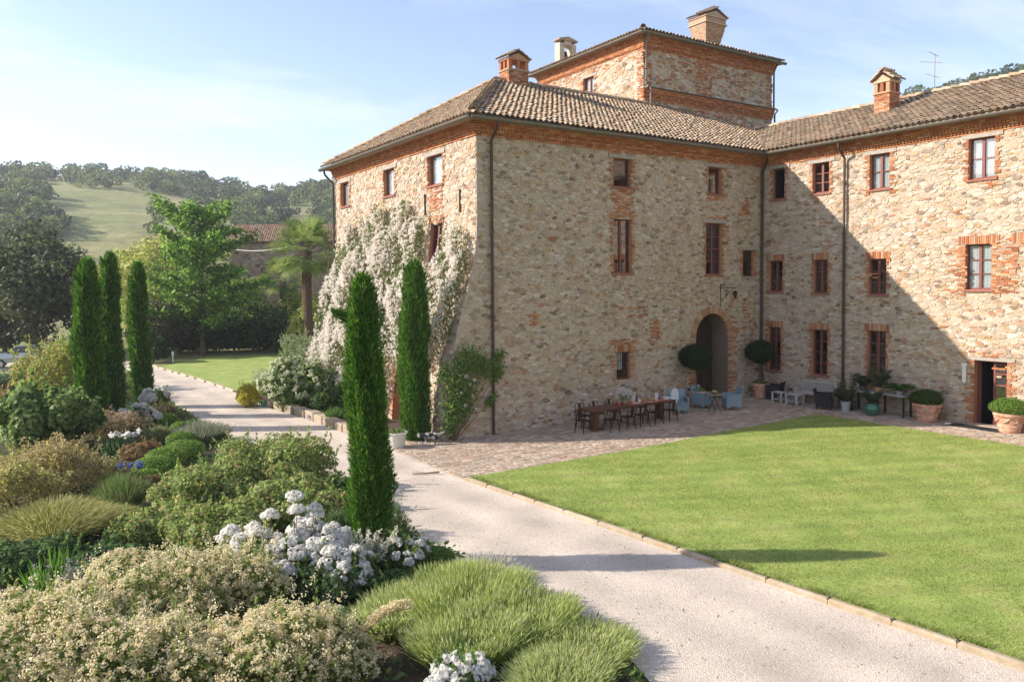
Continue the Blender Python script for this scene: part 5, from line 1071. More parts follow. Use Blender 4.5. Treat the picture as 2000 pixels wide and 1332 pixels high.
S('laurel_shrub', 'dark glossy shrub tucked behind the cypress foot', 'shrub', 662, 930, 18.8, .62, G['dark'], n=4200, L=.10, W=.045, seed=54); S('rosemary_bush', 'dark rosemary bush wrapped round the cypress foot', 'shrub', 742, 985, 16.6, .62, G['dark']+[(0.135, 0.195, 0.075)], n=6000, L=.07, W=.012, seed=55, up=.9); S('rosemary_bush', 'low rosemary in front of the laurel, next to white rose stems', 'shrub', 655, 995, 16.4, .45, G['dark']+[(0.150, 0.210, 0.090)], n=4000, L=.07, W=.012, seed=56, up=.9)
S('viburnum_shrub', 'tall shrub with big glossy leaves at the far side of the bed', 'shrub', 75, 752, 26, 1.7, [(0.150, 0.255, 0.060), (0.225, 0.330, 0.090), (0.105, 0.180, 0.045), (0.300, 0.375, 0.135)], n=9500, L=.17, W=.12, seed=57); S('tan_shrub', 'pale tan and olive shrub in the bed, faded flower heads', 'shrub', 95, 868, 20.5, 1.45, G['olive'], n=9000, L=.06, W=.035, seed=58, bl=(900, 7, .06, .045, G['tan'], 'seed_head')); S('olive_shrub', 'leafy yellow green shrub edge under the pale tan one', 'shrub', 15, 905, 18.6, 1.0, G['olive']+G['lime'][:1], n=5200, L=.07, W=.04, seed=59)
S('heather_shrub', 'brown pink twiggy shrub at the foot of the clustered cypresses', 'shrub', 205, 802, 28.5, 1.25, G['tan'], n=6000, L=.06, W=.03, seed=60, bl=(420, 7, .05, .045, [(0.480, 0.340, 0.280), (0.560, 0.450, 0.360)], 'blossom')); roses('white rose bush at the foot of the clustered cypresses', 262, 795, 29.5, .6, 14, 1.3, 1.9, 61); roses('cream white rose by the path next to the cypress closest to the gravel', 300, 756, 33, .62, 9, 1.3, 1.9, 62, pal=G['mid']); S('brown_shrub', 'dark brownish shrub beside the path under the cream rose', 'shrub', 318, 786, 31.5, .75, [(0.195, 0.150, 0.075), (0.240, 0.210, 0.090), (0.120, 0.135, 0.053)], n=3500, L=.06, W=.03, seed=63)
S('lavender_bush', 'dull green old lavender in the middle of the bed', 'shrub', 300, 838, 26.6, .75, [(0.180, 0.210, 0.090), (0.240, 0.270, 0.120)], n=4200, L=.12, W=.014, seed=64, up=1.2); S('bronze_shrub', 'bronze brown low shrub between irises and box edging', 'shrub', 268, 862, 24.2, .75, [(0.255, 0.150, 0.075), (0.330, 0.210, 0.105), (0.180, 0.150, 0.060)], n=4000, L=.06, W=.035, seed=65); S('copper_tree', 'small yellow green and copper tree near the parked car', 'small tree', 108, 668, 37, 1.9, G['copper'], n=7500, L=.12, W=.07, seed=66); S('leafy_shrub', 'pale green leafy shrub just left of the clustered cypresses', 'shrub', 148, 660, 41, 2.0, [(0.195, 0.285, 0.090), (0.270, 0.345, 0.135), (0.150, 0.225, 0.075)], n=6500, L=.13, W=.08, seed=67); S('coral_shrub', 'green shrub with coral red young leaf tips at the left', 'shrub', 40, 758, 30, 1.3, [(0.180, 0.255, 0.075), (0.510, 0.240, 0.135), (0.240, 0.300, 0.090), (0.400, 0.220, 0.130)], n=5200, L=.09, W=.05, seed=68); S('dusky_shrub', 'dull dark green low shrub by the drive', 'shrub', 40, 722, 42, 1.9, [(0.090, 0.150, 0.068), (0.135, 0.195, 0.090)], n=5200, L=.11, W=.05, seed=69); S('silver_shrub', 'silvery white leaved shrub at the foot of the stoutest cypress', 'shrub', 164, 752, 31.5, .6, G['grey'], n=3200, L=.10, W=.03, seed=70, up=.8)
S('bronze_shrub', 'brown sedge like shrub beyond the soft grass clump', 'shrub', 262, 928, 20.8, .55, [(0.300, 0.195, 0.090), (0.390, 0.270, 0.135), (0.180, 0.195, 0.060)], n=2800, L=.09, W=.02, seed=71, up=.8); S('low_shrub', 'leafy bright green low shrub filling the bed behind the grass clump', 'shrub', 178, 905, 22.6, .7, G['lime']+G['mid'], n=3600, L=.07, W=.045, seed=72); S('ground_shrub', 'deep green low cover in the dark hollow of the bed', 'shrub', 195, 1070, 14.6, .8, G['dark']+[(0.090, 0.210, 0.045)], n=3600, L=.07, W=.05, seed=73); S('ground_shrub', 'dark low leaves beneath the feathery olive plant', 'shrub', 40, 1050, 14.6, .9, G['dark'], n=3600, L=.08, W=.05, seed=74); S('ground_shrub', 'dark leaves in the shade under the big white rose bush', 'shrub', 630, 1100, 13.2, .7, G['dark']+[(0.150, 0.195, 0.120)], n=3600, L=.08, W=.05, seed=75); S('ground_shrub', 'dark leaves under the box ball between roses and lavender', 'shrub', 740, 1120, 13.3, .6, G['dark'], n=3000, L=.08, W=.045, seed=76)
# -- plants below the climbing rose and by the back lawn
S('golden_ball', 'round golden yellow shrub at the bend of the path', 'shrub', 485, 748, 35.0, .72, G['gold'], n=5200, L=.06, W=.04, seed=80, k=5)
S('snowball_shrub', 'large shrub with layered white flower heads below the climbing rose', 'shrub', 580, 698, 34.0, 1.75, [(0.135, 0.225, 0.053), (0.195, 0.300, 0.075), (0.105, 0.165, 0.045)], n=9000, L=.11, W=.07, seed=81, bl=(420, 16, .14, .085, [(0.660, 0.680, 0.460), (0.740, 0.740, 0.580), (0.600, 0.630, 0.380)], 'flower_head')); S('silver_shrub', 'wispy pale grey shrub behind the golden ball', 'shrub', 528, 716, 37.5, 1.1, G['grey'], n=3200, L=.10, W=.02, seed=82, up=.8); S('leafy_shrub', 'dark leafy shrub under the climbing rose beside the low wall', 'shrub', 640, 752, 32.5, 1.0, G['dark']+G['mid'][:1], n=4500, L=.09, W=.05, seed=83); S('grey_green_shrub', 'soft grey green shrub at the foot of the tall palm', 'shrub', 588, 652, 50, 1.8, [(0.225, 0.285, 0.135), (0.300, 0.345, 0.195)], n=4200, L=.12, W=.05, seed=84)
hs = thing('garden_hose', 'coil of green garden hose beside the golden ball', 'hose', gp(527, 792)); m_ = MB()
for i in range(7): m_.tube([(.38*math.cos(t+i)*(1+.1*i % 3*.2)+random.uniform(-.05, .05), .3*math.sin(t+i)+random.uniform(-.03, .03), .03+.03*i+.02*math.sin(2*t)) for t in np.linspace(0, 6.2, 18)], .016, 5, (.03, .28, .16))
m_.build('coil', MT['any'], hs)

def cover(n):
    y = rng.uniform(-19, 30, n); xl = np.interp(y, [-30, -15.9, -14.3, -11.5, -9, -2.2, 5.9, 14.9, 31], [-7, -6.9, -6.4, -6.3, -6.8, -6.5, -7.5, -7.6, -7.1]); x = xl-rng.uniform(0, 1, n)**1.3*9; t = np.sin(x*2.1+y)+np.sin(y*1.7-x*.8)+rng.uniform(-1, 2.2, n); k = t > -.4; return np.stack([x[k], y[k], rng.uniform(0, .22, k.sum())*rng.uniform(0, 1, k.sum())], 1)
P = cover(44000); lv = Leaves(); lv.add(P, rdir(len(P))+np.array([0, 0, .6]), .11, .06, G['mid']+G['dark']+[(.2, .24, .08), (.16, .15, .06)], .25); tag(lv.obj('bed_ground_cover', MT['leaf'], None, 'stuff'), 'low leafy ground cover between the shrubs of the bed', 'ground cover')
# ------------------------------------------------------------------ trees behind the garden
def gh(x, y): return float(hill(np.float64(x), np.float64(y)))+gz(x, y)-.06
def tree(name, label, u, d, vt, rx, pal, n=9000, L=.3, W=.2, seed=0, zlow=.22, clumps=26, group=None, trunk=.2, cr=.34, spread=1.0):
    p = at_depth(u, d); z0 = gh(p.x, p.y); H = zat(u, vt, d)-z0; th = thing(name, label, 'tree', (p.x, p.y, z0), 0, group); r_ = np.random.default_rng(seed)
    zc, rz = H*(1+zlow)/2, H*(1-zlow)/2; lobes = []
    for i in range(clumps):
        d_ = r_.normal(size=3); d_ /= np.linalg.norm(d_); q = r_.uniform(.30, .92); s_ = rx*cr*r_.uniform(.6, 1.15)
        lobes.append((d_[0]*rx*q*spread, d_[1]*rx*q*spread, zc+d_[2]*rz*q*1.02, s_, s_, s_*.75))
    n = int(n*.85); L *= 1.08; W *= 1.08; P, N = lobe_pts(lobes, n, .55, 1.08, .3); lv = Leaves(); lv.add(P, rdir(len(P))+np.array([0, 0, -.2]), L, W, pal, .28, .35, N=N, loose=.8); lv.obj('crown', MT['leaf'], th)
    mb_ = MB(); mb_.tube([(0, 0, -.2), (.05, 0, H*.3), (0, .05, H*.75)], [trunk, trunk*.75, trunk*.25], 8)
    for i in range(9):
        c = lobes[i]; mb_.tube([(0, 0, H*r_.uniform(.2, .45)), (c[0]*.5, c[1]*.5, c[2]*.8), (c[0], c[1], c[2])], [trunk*.4, trunk*.25, trunk*.08], 5)
    mb_.build('trunk', MT['bark'], th); return th
OAK = [(.065, .085, .035), (.09, .115, .048), (.14, .165, .075), (.045, .06, .025)]; YG = [(.36, .40, .08), (.44, .46, .11), (.29, .34, .065), (.50, .50, .17)]; FR = [(.13, .25, .04), (.18, .33, .05), (.25, .40, .075), (.09, .18, .03)]; DK = [(.045, .085, .022), (.065, .12, .03), (.03, .055, .016), (.10, .16, .04)]
tree('oak_tree', 'big dark oak beside the drive with the parked car', 62, 62, 458, 5.3, OAK, 13000, .34, .22, 1, zlow=.08, clumps=34, trunk=.35)
tree('oak_tree', 'dark oak at the edge of the picture behind the drive', 5, 66, 505, 4.0, OAK, 7000, .34, .22, 9, zlow=.05)
for i, (u, d, vt, r, lab) in enumerate(((245, 82, 490, 4.2, 'pale yellow green tree behind the middle cypress'), (290, 78, 455, 5.2, 'pale yellow green tree seen right of the clustered cypresses'), (335, 80, 425, 5.6, 'tallest pale yellow green tree behind the layered green tree'), (330, 72, 540, 4.2, 'low pale green tree in front of the yellow green ones'), (470, 70, 520, 3.6, 'bright green tree between the layered tree and the farmhouse wall'))):
    tree('robinia_tree', lab, u, d, vt, r, YG if i < 3 else YG+FR, 8000, .30, .19, 20+i, zlow=.12, group='pale yellow green trees behind the cypresses')
# layered fresh green tree with long level branches
def layered(label, u, d, vt, R0, seed):
    p = at_depth(u, d); z0 = gh(p.x, p.y); H = zat(u, vt, d)-z0; th = thing('ginkgo_tree', label, 'tree', (p.x, p.y, z0)); r_ = np.random.default_rng(seed); lv = Leaves(); mb_ = MB(); mb_.tube([(0, 0, -.2), (.1, 0, H*.4), (0, .1, H*.97)], [.22, .16, .03], 8)
    for i in range(44):
        f = .18+.80*i/43; a = i*2.4+r_.uniform(-.3, .3); Lb = R0*(.30+.62*math.sin(math.pi*min(1, f*1.02))**.8)*r_.uniform(.55, 1.25); rise = r_.uniform(.15, .55)*Lb*(.5+f); z = H*f*.93; e = (Lb*math.cos(a), Lb*math.sin(a), z+rise)
        mb_.tube([(0, 0, z), (e[0]*.5, e[1]*.5, z+rise*.4), e], [.06, .04, .012], 5); n_ = int(420*Lb/R0)+90; q = r_.uniform(.18, 1.05, n_); P = np.stack([e[0]*q, e[1]*q, z+rise*q**1.3], 1)+r_.normal(size=(n_, 3))*np.array([.36, .36, .20])*(1.15-.4*q)[:, None]; lv.add(P, rdir(n_)+np.array([0, 0, .15]), .26, .2, FR, .28)
    lv.obj('crown', MT['leaf'], th); mb_.build('trunk', MT['bark'], th)
layered('fresh green layered tree with long level branches on the back lawn', 392, 61, 388, 4.7, 5)
for i, (u, d, vt, r, pal, lab) in enumerate(((318, 60, 588, 2.3, [(.10, .10, .06), (.14, .13, .08), (.07, .08, .04), (.18, .15, .11)], 'greyish flowering shrub beside the end of the path'), (375, 63, 590, 2.6, DK, 'dark evergreen shrub under the layered tree'), (455, 66, 600, 3.0, DK, 'dark evergreen shrub in front of the farmhouse wall'), (505, 65, 575, 3.0, DK+FR[:1], 'green shrub between the layered tree and the palms'), (548, 64, 590, 2.8, DK, 'dark evergreen shrub below the shorter palm'), (585, 66, 560, 2.2, YG[:2]+FR, 'lime green shrub behind the tall palm trunk'), (628, 60, 535, 2.6, YG, 'lime green shrub squeezed between the palm and the rose'), (295, 56, 650, 1.5, DK, 'low dark shrub where the path ends'), (350, 64, 640, 2.0, DK, 'low dark shrub at the back lawn edge'), (425, 64, 640, 2.2, DK, 'rounded dark shrub behind the back lawn'), (490, 64, 640, 2.3, DK, 'dense dark shrub in the hedge behind the back lawn'), (575, 63, 632, 2.2, DK, 'dark hedge shrub next to the palm trunk'))):
    tree('garden_shrub', lab, u, d, vt, r, pal, 5200, .20, .13, 60+i, zlow=.0, clumps=16, trunk=.08, cr=.42)['category'] = 'shrub'
# ---- palms
def fan_mesh(L, n, seed):
    r_ = random.Random(seed); mb_ = MB(); mb_.tube([(0, 0, 0), (L*.4, 0, L*.06), (L*.62, 0, L*.02)], [.018, .014, .01], 4, (.16, .19, .06))
    for i in range(n):
        a = (i/(n-1)-.5)*4.1; l = L*.52*(1-.10*abs(a))*r_.uniform(.92, 1.05); b = Vector((L*.60, 0, L*.02)); d = Vector((math.cos(a), math.sin(a), 0)); s_ = Vector((-math.sin(a), math.cos(a), 0))*.032; m_ = b+d*l*.55+Vector((0, 0, .02*L)); e = b+d*l+Vector((0, 0, -.16*l-.05*r_.random())); k = r_.uniform(.75, 1.2); c = (.17*k, .25*k, .06*k) if r_.random() < .75 else (.30*k, .32*k, .10*k)
        mb_.add([b-s_*.3, b+s_*.3, m_+s_, e, m_-s_], [(0, 1, 2, 4), (4, 2, 3)], c)
    me = mb_.mesh('frond'); me.materials.append(MT['leaf']); return me
FAN = [fan_mesh(2.2, 26, i) for i in range(3)]
def palm(label, u, d, vbase, vcrown, tr, n, s_, seed):
    p = at_depth(u, d); z0 = gh(p.x, p.y) if vbase is None else zat(u, vbase, d); zc = zat(u, vcrown, d); th = thing('palm_tree', label, 'palm', (p.x, p.y, z0), 0, 'fan palms'); r_ = random.Random(seed); H = zc-z0; mb_ = MB()
    mb_.tube([(r_.uniform(-.03, .03), 0, -.3)]+[(.03*math.sin(z), .02*math.cos(z), z) for z in np.arange(.3, H+.2, .3)], [tr*1.05]+[tr*(1+.10*(i % 2)) for i, _ in enumerate(np.arange(.3, H+.2, .3))], 10); mb_.build('trunk', MT['palmbark'], th)
    for i in range(n):
        o = bpy.data.objects.new('frond', r_.choice(FAN)); col.objects.link(o); o.parent = th; el = R(75-125*(i/n)**.9+r_.uniform(-8, 8)); o.location = (0, 0, H+.05-.25*i/n); o.rotation_euler = (r_.uniform(-.3, .3), -el, i*2.4+r_.uniform(-.2, .2)); q = s_*r_.uniform(.85, 1.1); o.scale = (q, q, q)
palm('tall fan palm with thick fibrous trunk at the house corner', 600, 57, 698, 494, .33, 40, 1.3, 1); palm('shorter fan palm half hidden in shrubs in front of the farmhouse', 553, 66, None, 545, .26, 32, 1.0, 2)
# ---- farmhouse behind
fd = 86; pA = at_depth(452, fd); e_ = (_r2*Vector((1, 1, 0))).normalized(); back = Vector((-e_.y, e_.x, 0)); 
if back.dot(_fw) < 0: back = -back
e_ = (e_+back*.12).normalized(); back = Vector((-e_.y, e_.x, 0)); zE, zR = zat(452, 470, fd), zat(452, 434, fd); zg = gh(pA.x, pA.y)-1
farm = thing('farmhouse', 'old stone farmhouse with tiled gable roof beyond the garden trees', 'house', (0, 0, 0)); WFF = WF((pA.x, pA.y, 0), e_, -back); WFG = WF((pA.x, pA.y, 0), back, -e_); FW, FDp = 19.0, 6.4
mb = MB(); wall_sheet(mb, WFF, 0, FW, zg, zE+.2, [(3.2, 4.2, zE-4.4, zE-3.0)]); fw_ = mb.build('front_wall', mat('brown_old_masonry', (.25, .165, .11), .95, var=.35, vscale=2.5, bump=.6, bscale=14, tint=(.34, .25, .17), tscale=.8, coord='World'), farm)
m_ = MB()
for st in stones(WFF, 0, FW, zE-6, zE, [(3.2, 4.2, zE-4.4, zE-3.0)], 77, .6): stone_geo(m_, WFF, (st[0], st[1], st[2], tuple(q*.62 for q in st[3]), st[4], st[5], st[6]))
tag(m_.build('rubble_masonry', MT['stone'], fw_), kind='stuff'); window(farm, WFF, 3.2, 4.2, zE-4.4, zE-3.0, rows=3)
mb = MB(); wall_sheet(mb, WFG, 0, FDp, zg, zE, []); q = [WFG.p(0, zE), WFG.p(FDp, zE), WFG.p(FDp/2, zR-.1)]; mb.add(q, [(0, 1, 2)]); mb.build('gable_wall', mat('pale_plaster_wall', (.58, .52, .44), .9, var=.2, vscale=.6), farm)
mb = MB(); mb.add([WFF.p(-.3, zR, -FDp/2), WFF.p(FW, zR, -FDp/2), WFF.p(FW, zE, -FDp-.3), WFF.p(-.3, zE, -FDp-.3)], [(0, 1, 2, 3)]); fr_ = mb.build('roof', MT['slab'], farm)
TC_keep = TC[:]; TC[:] = [(.42, .25, .17), (.48, .31, .21), (.36, .20, .135), (.52, .37, .27)]
tiled(fr_, [(WFF.p(-.4, zE-.15, .4), e_, (back*(FDp/2+.4)+Vector((0, 0, zR-zE+.15))), [(0, 0), (FW+.4, 0), (FW+.4, 4.0), (0, 4.0)], 1)], own=False); TC[:] = TC_keep
wr = thing('overhead_cable', 'white cable strung from the farmhouse towards the palms', 'cable', WFF.p(.3, zat(465, 487, fd), .3)); a_, b_ = Vector((0, 0, 0)), at_depth(562, 66, zat(562, 483, 66))-Vector(WFF.p(.3, zat(465, 487, fd), .3)); m_ = MB(); m_.tube([a_.lerp(b_, t)-Vector((0, 0, .25*math.sin(math.pi*t))) for t in np.linspace(0, 1, 12)], .035, 6, (.55, .53, .5)); m_.build('wire', MT['any'], wr)
# ---- wooded hillside
def hill_tree_mesh(seed, pal, n=185):
    r_ = np.random.default_rng(seed); lobes = [(0, 0, 4.2, 3.0, 3.0, 3.2)]+[(r_.normal()*1.6, r_.normal()*1.6, r_.uniform(2.6, 6.2), r_.uniform(1.3, 2.1), r_.uniform(1.3, 2.1), r_.uniform(1.2, 1.9)) for _ in range(6)]
    P, N = lobe_pts(lobes, n, .8, 1.05, .4); D = unit(N*.5+r_.normal(size=N.shape)*.8); L = 1.15*r_.uniform(.7, 1.3, len(P)); c = pick(pal, len(P), .28); return leafV(P-D*L[:, None]*.5, D, L, L*.75), c
HP = [[(.06, .09, .045), (.08, .115, .05), (.10, .135, .06)], [(.11, .15, .05), (.15, .19, .065), (.19, .22, .08)], [(.06, .09, .05), (.085, .115, .06)], [(.18, .22, .08), (.23, .26, .10), (.14, .18, .06)]]
HV = [hill_tree_mesh(100+i, HP[i % 4]) for i in range(8)]; HM = []
for i, (V, c) in enumerate(HV): me = npmesh('hillside_crown', V, 4, c); me.materials.append(MT['leaf']); HM.append(me)
def hmask(x, y):
    r = math.hypot(x, y); th = math.degrees(math.atan2(x, y)); f = math.sin(x/31+1.3)*math.sin(y/27)+.5*math.sin(x/13-y/17)
    if .2 < th < 11.8 and 160 < r < 318+10*math.sin(th*3): return random.random() < .07
    if 12 < th < 18.5 and 270 < r < 305: return False
    if r > 300 and f < -.35: return random.random() < .12
    if r < 165 and th < 9: return random.random() < .3
    return r > 240 or f > -.35 or random.random() < .35
spots = []
while len(spots) < 1200:
    th = random.uniform(-7, 25) if random.random() < .86 else random.uniform(52, 74); r = random.uniform(105, 470) if th < 30 else random.uniform(250, 400); x, y = r*math.sin(R(th)), r*math.cos(R(th))
    if hmask(x, y) and (r > 175 or random.random() < .6): spots.append((x, y, r, th))
spots.sort(key=lambda s: abs(s[2]-330)); own = [s for s in spots if s[3] < 26 and 200 < s[2]][:240]; rest = [s for s in spots if s not in own]
LBL = ['dark rounded tree in the wood on the far hillside', 'mid green rounded tree in the wood on the far hillside', 'bluish dark tree in the wood on the far hillside', 'pale green tree in the wood on the far hillside']
for x, y, r, th in own:
    k = random.randrange(8); s_ = random.uniform(.4, 1.0); t_ = thing('hillside_tree', LBL[k % 4], 'tree', (x, y, gh(x, y)-.4), random.uniform(0, 6), 'trees on the far hillside: '+str(['dark', 'mid green', 'bluish', 'pale'][k % 4])); t_.scale = (s_, s_, s_*random.uniform(.85, 1.15)); o = bpy.data.objects.new('crown', HM[k]); col.objects.link(o); o.parent = t_
VV, CC = [], []
for x, y, r, th in rest:
    V, c = HV[random.randrange(8)]; s_ = random.uniform(.4, 1.0)*(.7 if r < 190 else 1); a = random.uniform(0, 6.28); ca, sa = math.cos(a), math.sin(a); W_ = V*s_; VV.append(np.stack([W_[:, 0]*ca-W_[:, 1]*sa+x, W_[:, 0]*sa+W_[:, 1]*ca+y, W_[:, 2]+gh(x, y)-.4], 1)); CC.append(c)
tag(mkobj('hillside_wood', npmesh('hillside_wood', np.concatenate(VV), 4, np.concatenate(CC)), MT['leaf']), 'wooded slopes of the hills beyond the villa', 'wood', kind='stuff')
# ---- parked car
carp = gp(46, 716); car = thing('parked_car', 'silver car parked on the drive under the dark oak', 'car', (carp.x, carp.y, 0), math.atan2(_r2.y, _r2.x)+.5)
MT['carpaint'] = mat('silver_paint', (.45, .47, .50), .25, metal=.6); sec = [(-2.05, .55, .70), (-1.9, .45, .85), (-1.3, .4, .95), (-.75, .38, 1.0), (-.2, .38, 1.02), (.9, .38, 1.0), (1.6, .4, .95), (1.98, .5, .8)]; mb = MB(); P = []
for x, zb_, zt in sec: P += [(x, -.84, zb_), (x, -.86, (zb_+zt)/2), (x, -.78, zt), (x, .78, zt), (x, .86, (zb_+zt)/2), (x, .84, zb_)]
F = [(i*6+k, i*6+(k+1) % 6, (i+1)*6+(k+1) % 6, (i+1)*6+k) for i in range(7) for k in range(6)]+[tuple(range(6)), tuple(42+k for k in range(5, -1, -1))]; mb.add(P, F); cab = [(-.95, .98), (-.35, 1.43), (.75, 1.45), (1.6, 1.0)]; P = [(x, s*(.74 if z < 1.2 else .58), z) for x, z in cab for s in (-1, 1)]; mb2 = MB(); mb2.add(P, [(2, 3, 5, 4)], (.5,)*3); mb.add([(x, y, z) for x, y, z in P], [(2, 4, 5, 3)]); mb.build('body', MT['carpaint'], car, smooth=False)
mb = MB(); mb.add(P, [(0, 1, 3, 2), (4, 5, 7, 6), (0, 2, 4, 6), (1, 7, 5, 3)], (.03, .035, .04)); mb.build('window', mat('car_glass', (.03, .035, .04), .08, spec=.8), car)
for x in (-1.3, 1.3):
    for s in (-1, 1): m_ = MB(); m_.tube([(x, s*.66, .32), (x, s*.87, .32)], .32, 16, (.02, .02, .02)); wo = m_.build('wheel', MT['any'], car); m_ = MB(); m_.tube([(x, s*.86, .32), (x, s*.885, .32)], .19, 12, (.5, .5, .5)); m_.build('rim', MT['any'], wo)
for s in (-.6, .6): m_ = MB(); m_.ball((-1.98, s, .72), .12, (.8, .8, .78), sq=(.5, 1.3, .8)); m_.build('headlight', MT['any'], car)
pt_ = thing('lawn_light', 'small white garden light on the edge of the back lawn', 'garden light', gp(338, 708)); m_ = MB(); m_.lathe([(.05, 0), (.05, .5), (.09, .52), (.09, .72), (.11, .74), (.02, .8)], 10, (0, 0, 0), (.6, .62, .66)); m_.build('post', MT['any'], pt_)

# ---- summer haze between the house and the hills
hz_m, hn, hl, hb = newmat('haze_air'); hn.remove(hb); pv = hn.new('ShaderNodeVolumePrincipled'); pv.inputs['Color'].default_value = (.86, .91, 1, 1); pv.inputs['Density'].default_value = .0004; pv.inputs['Anisotropy'].default_value = .2; hl.new(pv.outputs[0], hn['Material Output'].inputs['Volume'])
mb = MB(); mb.boxf(-706, 706, -706, 706, -7, 104); hz = mb.build('haze', hz_m); tag(hz, 'thin summer haze over the valley', 'haze', kind='stuff')
# ------------------------------------------------------------------ furniture and small things on the terrace
def gl(x, y, o=.045): return (x, y, gz(x, y)+o)
CM = (.5, .5, .5)
# ---- dining table and metal chairs
TX0, TX1, TY0, TY1 = 3.55, 7.75, -2.0, -1.15; tzz = gz(5.5, 0)+.05
dt = thing('dining_table', 'long rusty brown metal dining table laid for a meal', 'table', ((TX0+TX1)/2, (TY0+TY1)/2, tzz)); hx, hy = (TX1-TX0)/2, (TY1-TY0)/2
MT['rust'] = mat('rust_brown_metal', (.155, .070, .040), .55, var=.3, vscale=4, metal=.2); m_ = MB(); m_.boxf(-hx, hx, -hy, hy, .735, .76); m_.boxf(-hx+.05, hx-.05, -hy+.05, hy-.05, .68, .734); m_.build('table_top', MT['rust'], dt)
for sx in (-1, 1): m_ = MB(); m_.boxf(sx*(hx-.45)-.09, sx*(hx-.45)+.09, -.16, .16, .03, .68); m_.boxf(sx*(hx-.45)-.2, sx*(hx-.45)+.2, -.34, .34, 0, .03); m_.build('leg', MT['rust'], dt)
def metal_chair():
    t = thing('metal_chair', 'x', 'chair', (0, 0, 0), 0, 'dark metal chairs round the dining table'); m_ = MB(); m_.boxf(-.2, .2, -.19, .19, .445, .46); m_.boxf(-.205, .205, -.195, .195, .42, .444); m_.build('seat', MT['metal'], t)
    for sx in (-1, 1):
        for sy in (-1, 1): m_ = MB(); m_.bar((sx*.17, sy*.16, .43), (sx*.225, sy*.225, 0), .032, .022); m_.build('leg', MT['metal'], t)
    m_ = MB(); m_.tube([(-.18, -.18, .45), (-.2, -.23, .68), (-.19, -.255, .82), (-.13, -.27, .855), (.13, -.27, .855), (.19, -.255, .82), (.2, -.23, .68), (.18, -.18, .45)], .013, 6); m_.build('back_frame', MT['metal'], t)
    m_ = MB(); m_.bar((0, -.19, .45), (0, -.27, .85), .12, .008, up=(0, 1, 0)); m_.build('back_slat', MT['metal'], t); return t
mc = metal_chair(); spots_ = [((3.35, -1.75), -math.pi/2, 'dark metal chair at the bare head of the dining table')]
for i, x in enumerate((4.25, 5.05, 5.75, 6.45, 7.2)): spots_.append(((x, -2.22), 0, 'dark metal chair on the lawn side of the dining table'))
for i, x in enumerate((4.0, 4.7, 5.5, 6.9)): spots_.append(((x, -.92), math.pi, 'dark metal chair on the wall side of the dining table'))
for i, ((x, y), a, lab) in enumerate(spots_):
    a += random.uniform(-.12, .12)
    if i == 0: mc.location = gl(x, y); mc.rotation_euler = (0, 0, a); mc['label'] = lab
    else: dup(mc, gl(x, y), a, lab)
hc = thing('high_chair', 'white plastic high chair at the far end of the dining table', 'high chair', gl(8.05, -1.45), math.pi/2); m_ = MB()
P = [(.2*math.sin(t)*(.9 if z_ > .8 else 1), .02+.0*t, z_) for t, z_ in ()]; pr = [(.19*math.cos(t), .80+.30*max(0, math.sin(t))) for t in np.linspace(0, math.pi, 13)]+[(-.19, .62), (.19, .62)]; n_ = len(pr); m_.add([(x, -.19, z_) for x, z_ in pr]+[(x, -.22, z_) for x, z_ in pr], [tuple(range(n_)), tuple(range(2*n_-1, n_-1, -1))]+[(i, (i+1) % n_, n_+(i+1) % n_, n_+i) for i in range(n_)], (.75, .75, .78)); m_.build('backrest', MT['any'], hc)
m_ = MB(); m_.boxf(-.19, .19, -.19, .17, .56, .62, (.75, .75, .78)); m_.build('seat', MT['any'], hc); m_ = MB(); m_.boxf(-.22, .22, .1, .36, .74, .765, (.62, .70, .80)); m_.build('tray', MT['any'], hc)
for sx in (-1, 1):
    for sy in (-1, 1): m_ = MB(); m_.tube([(sx*.15, sy*.14, .58), (sx*.26, sy*.27, 0)], .014, 6, (.6, .58, .55)); m_.build('leg', MT['any'], hc)
# laid table
tt = tzz+.762
ru = MB(); n_ = 16
for i in range(n_):
    a, b = TX0+2.0+2.05*i/n_, TX0+2.0+2.05*(i+1)/n_; c = [(.45, .10, .05), (.52, .2, .08), (.38, .06, .05), (.5, .3, .14)][i % 4]; ru.boxf(a, b, TY0+.12+random.uniform(0, .04), TY1-.1, tt, tt+.006, c)
tag(ru.build('table_runner', MT['any'], center=True), 'red and orange patterned cloth on the laid half of the dining table', 'cloth')
def plate(x, y, r, lab, c=(.72, .68, .62), food=None):
    t = thing('plate', lab, 'plate', (x, y, tt+.007)); m_ = MB(); m_.lathe([(r*.55, 0), (r*.6, .006), (r, .022), (r, .027), (r*.6, .012), (.001, .01)], 16, (0, 0, 0), c); m_.build('dish', MT['any'], t)
    if food:
        m_ = MB()
        for i in range(7): a = random.uniform(0, 6.28); q = r*.5*random.random(); m_.ball((q*math.cos(a), q*math.sin(a), .035), r*.24, food, 7, 5)
        m_.build('food', MT['any'], t)
plate(5.9, -1.75, .13, 'white plate on the lawn side of the runner, closest to the flowers'); plate(6.55, -1.8, .13, 'plate with bread rolls by the runner edge', food=(.45, .25, .10)); plate(7.1, -1.45, .17, 'round platter of golden food beside the glasses', (.6, .5, .35), (.52, .34, .12)); plate(7.5, -1.7, .12, 'pale plate at the high chair end', (.7, .62, .55)); plate(6.5, -1.3, .15, 'board of cheese near the wall side of the table', (.42, .27, .15), (.62, .5, .25)); plate(5.35, -1.3, .12, 'red berries on a plate behind the flowers', (.6, .3, .28), (.42, .04, .05))
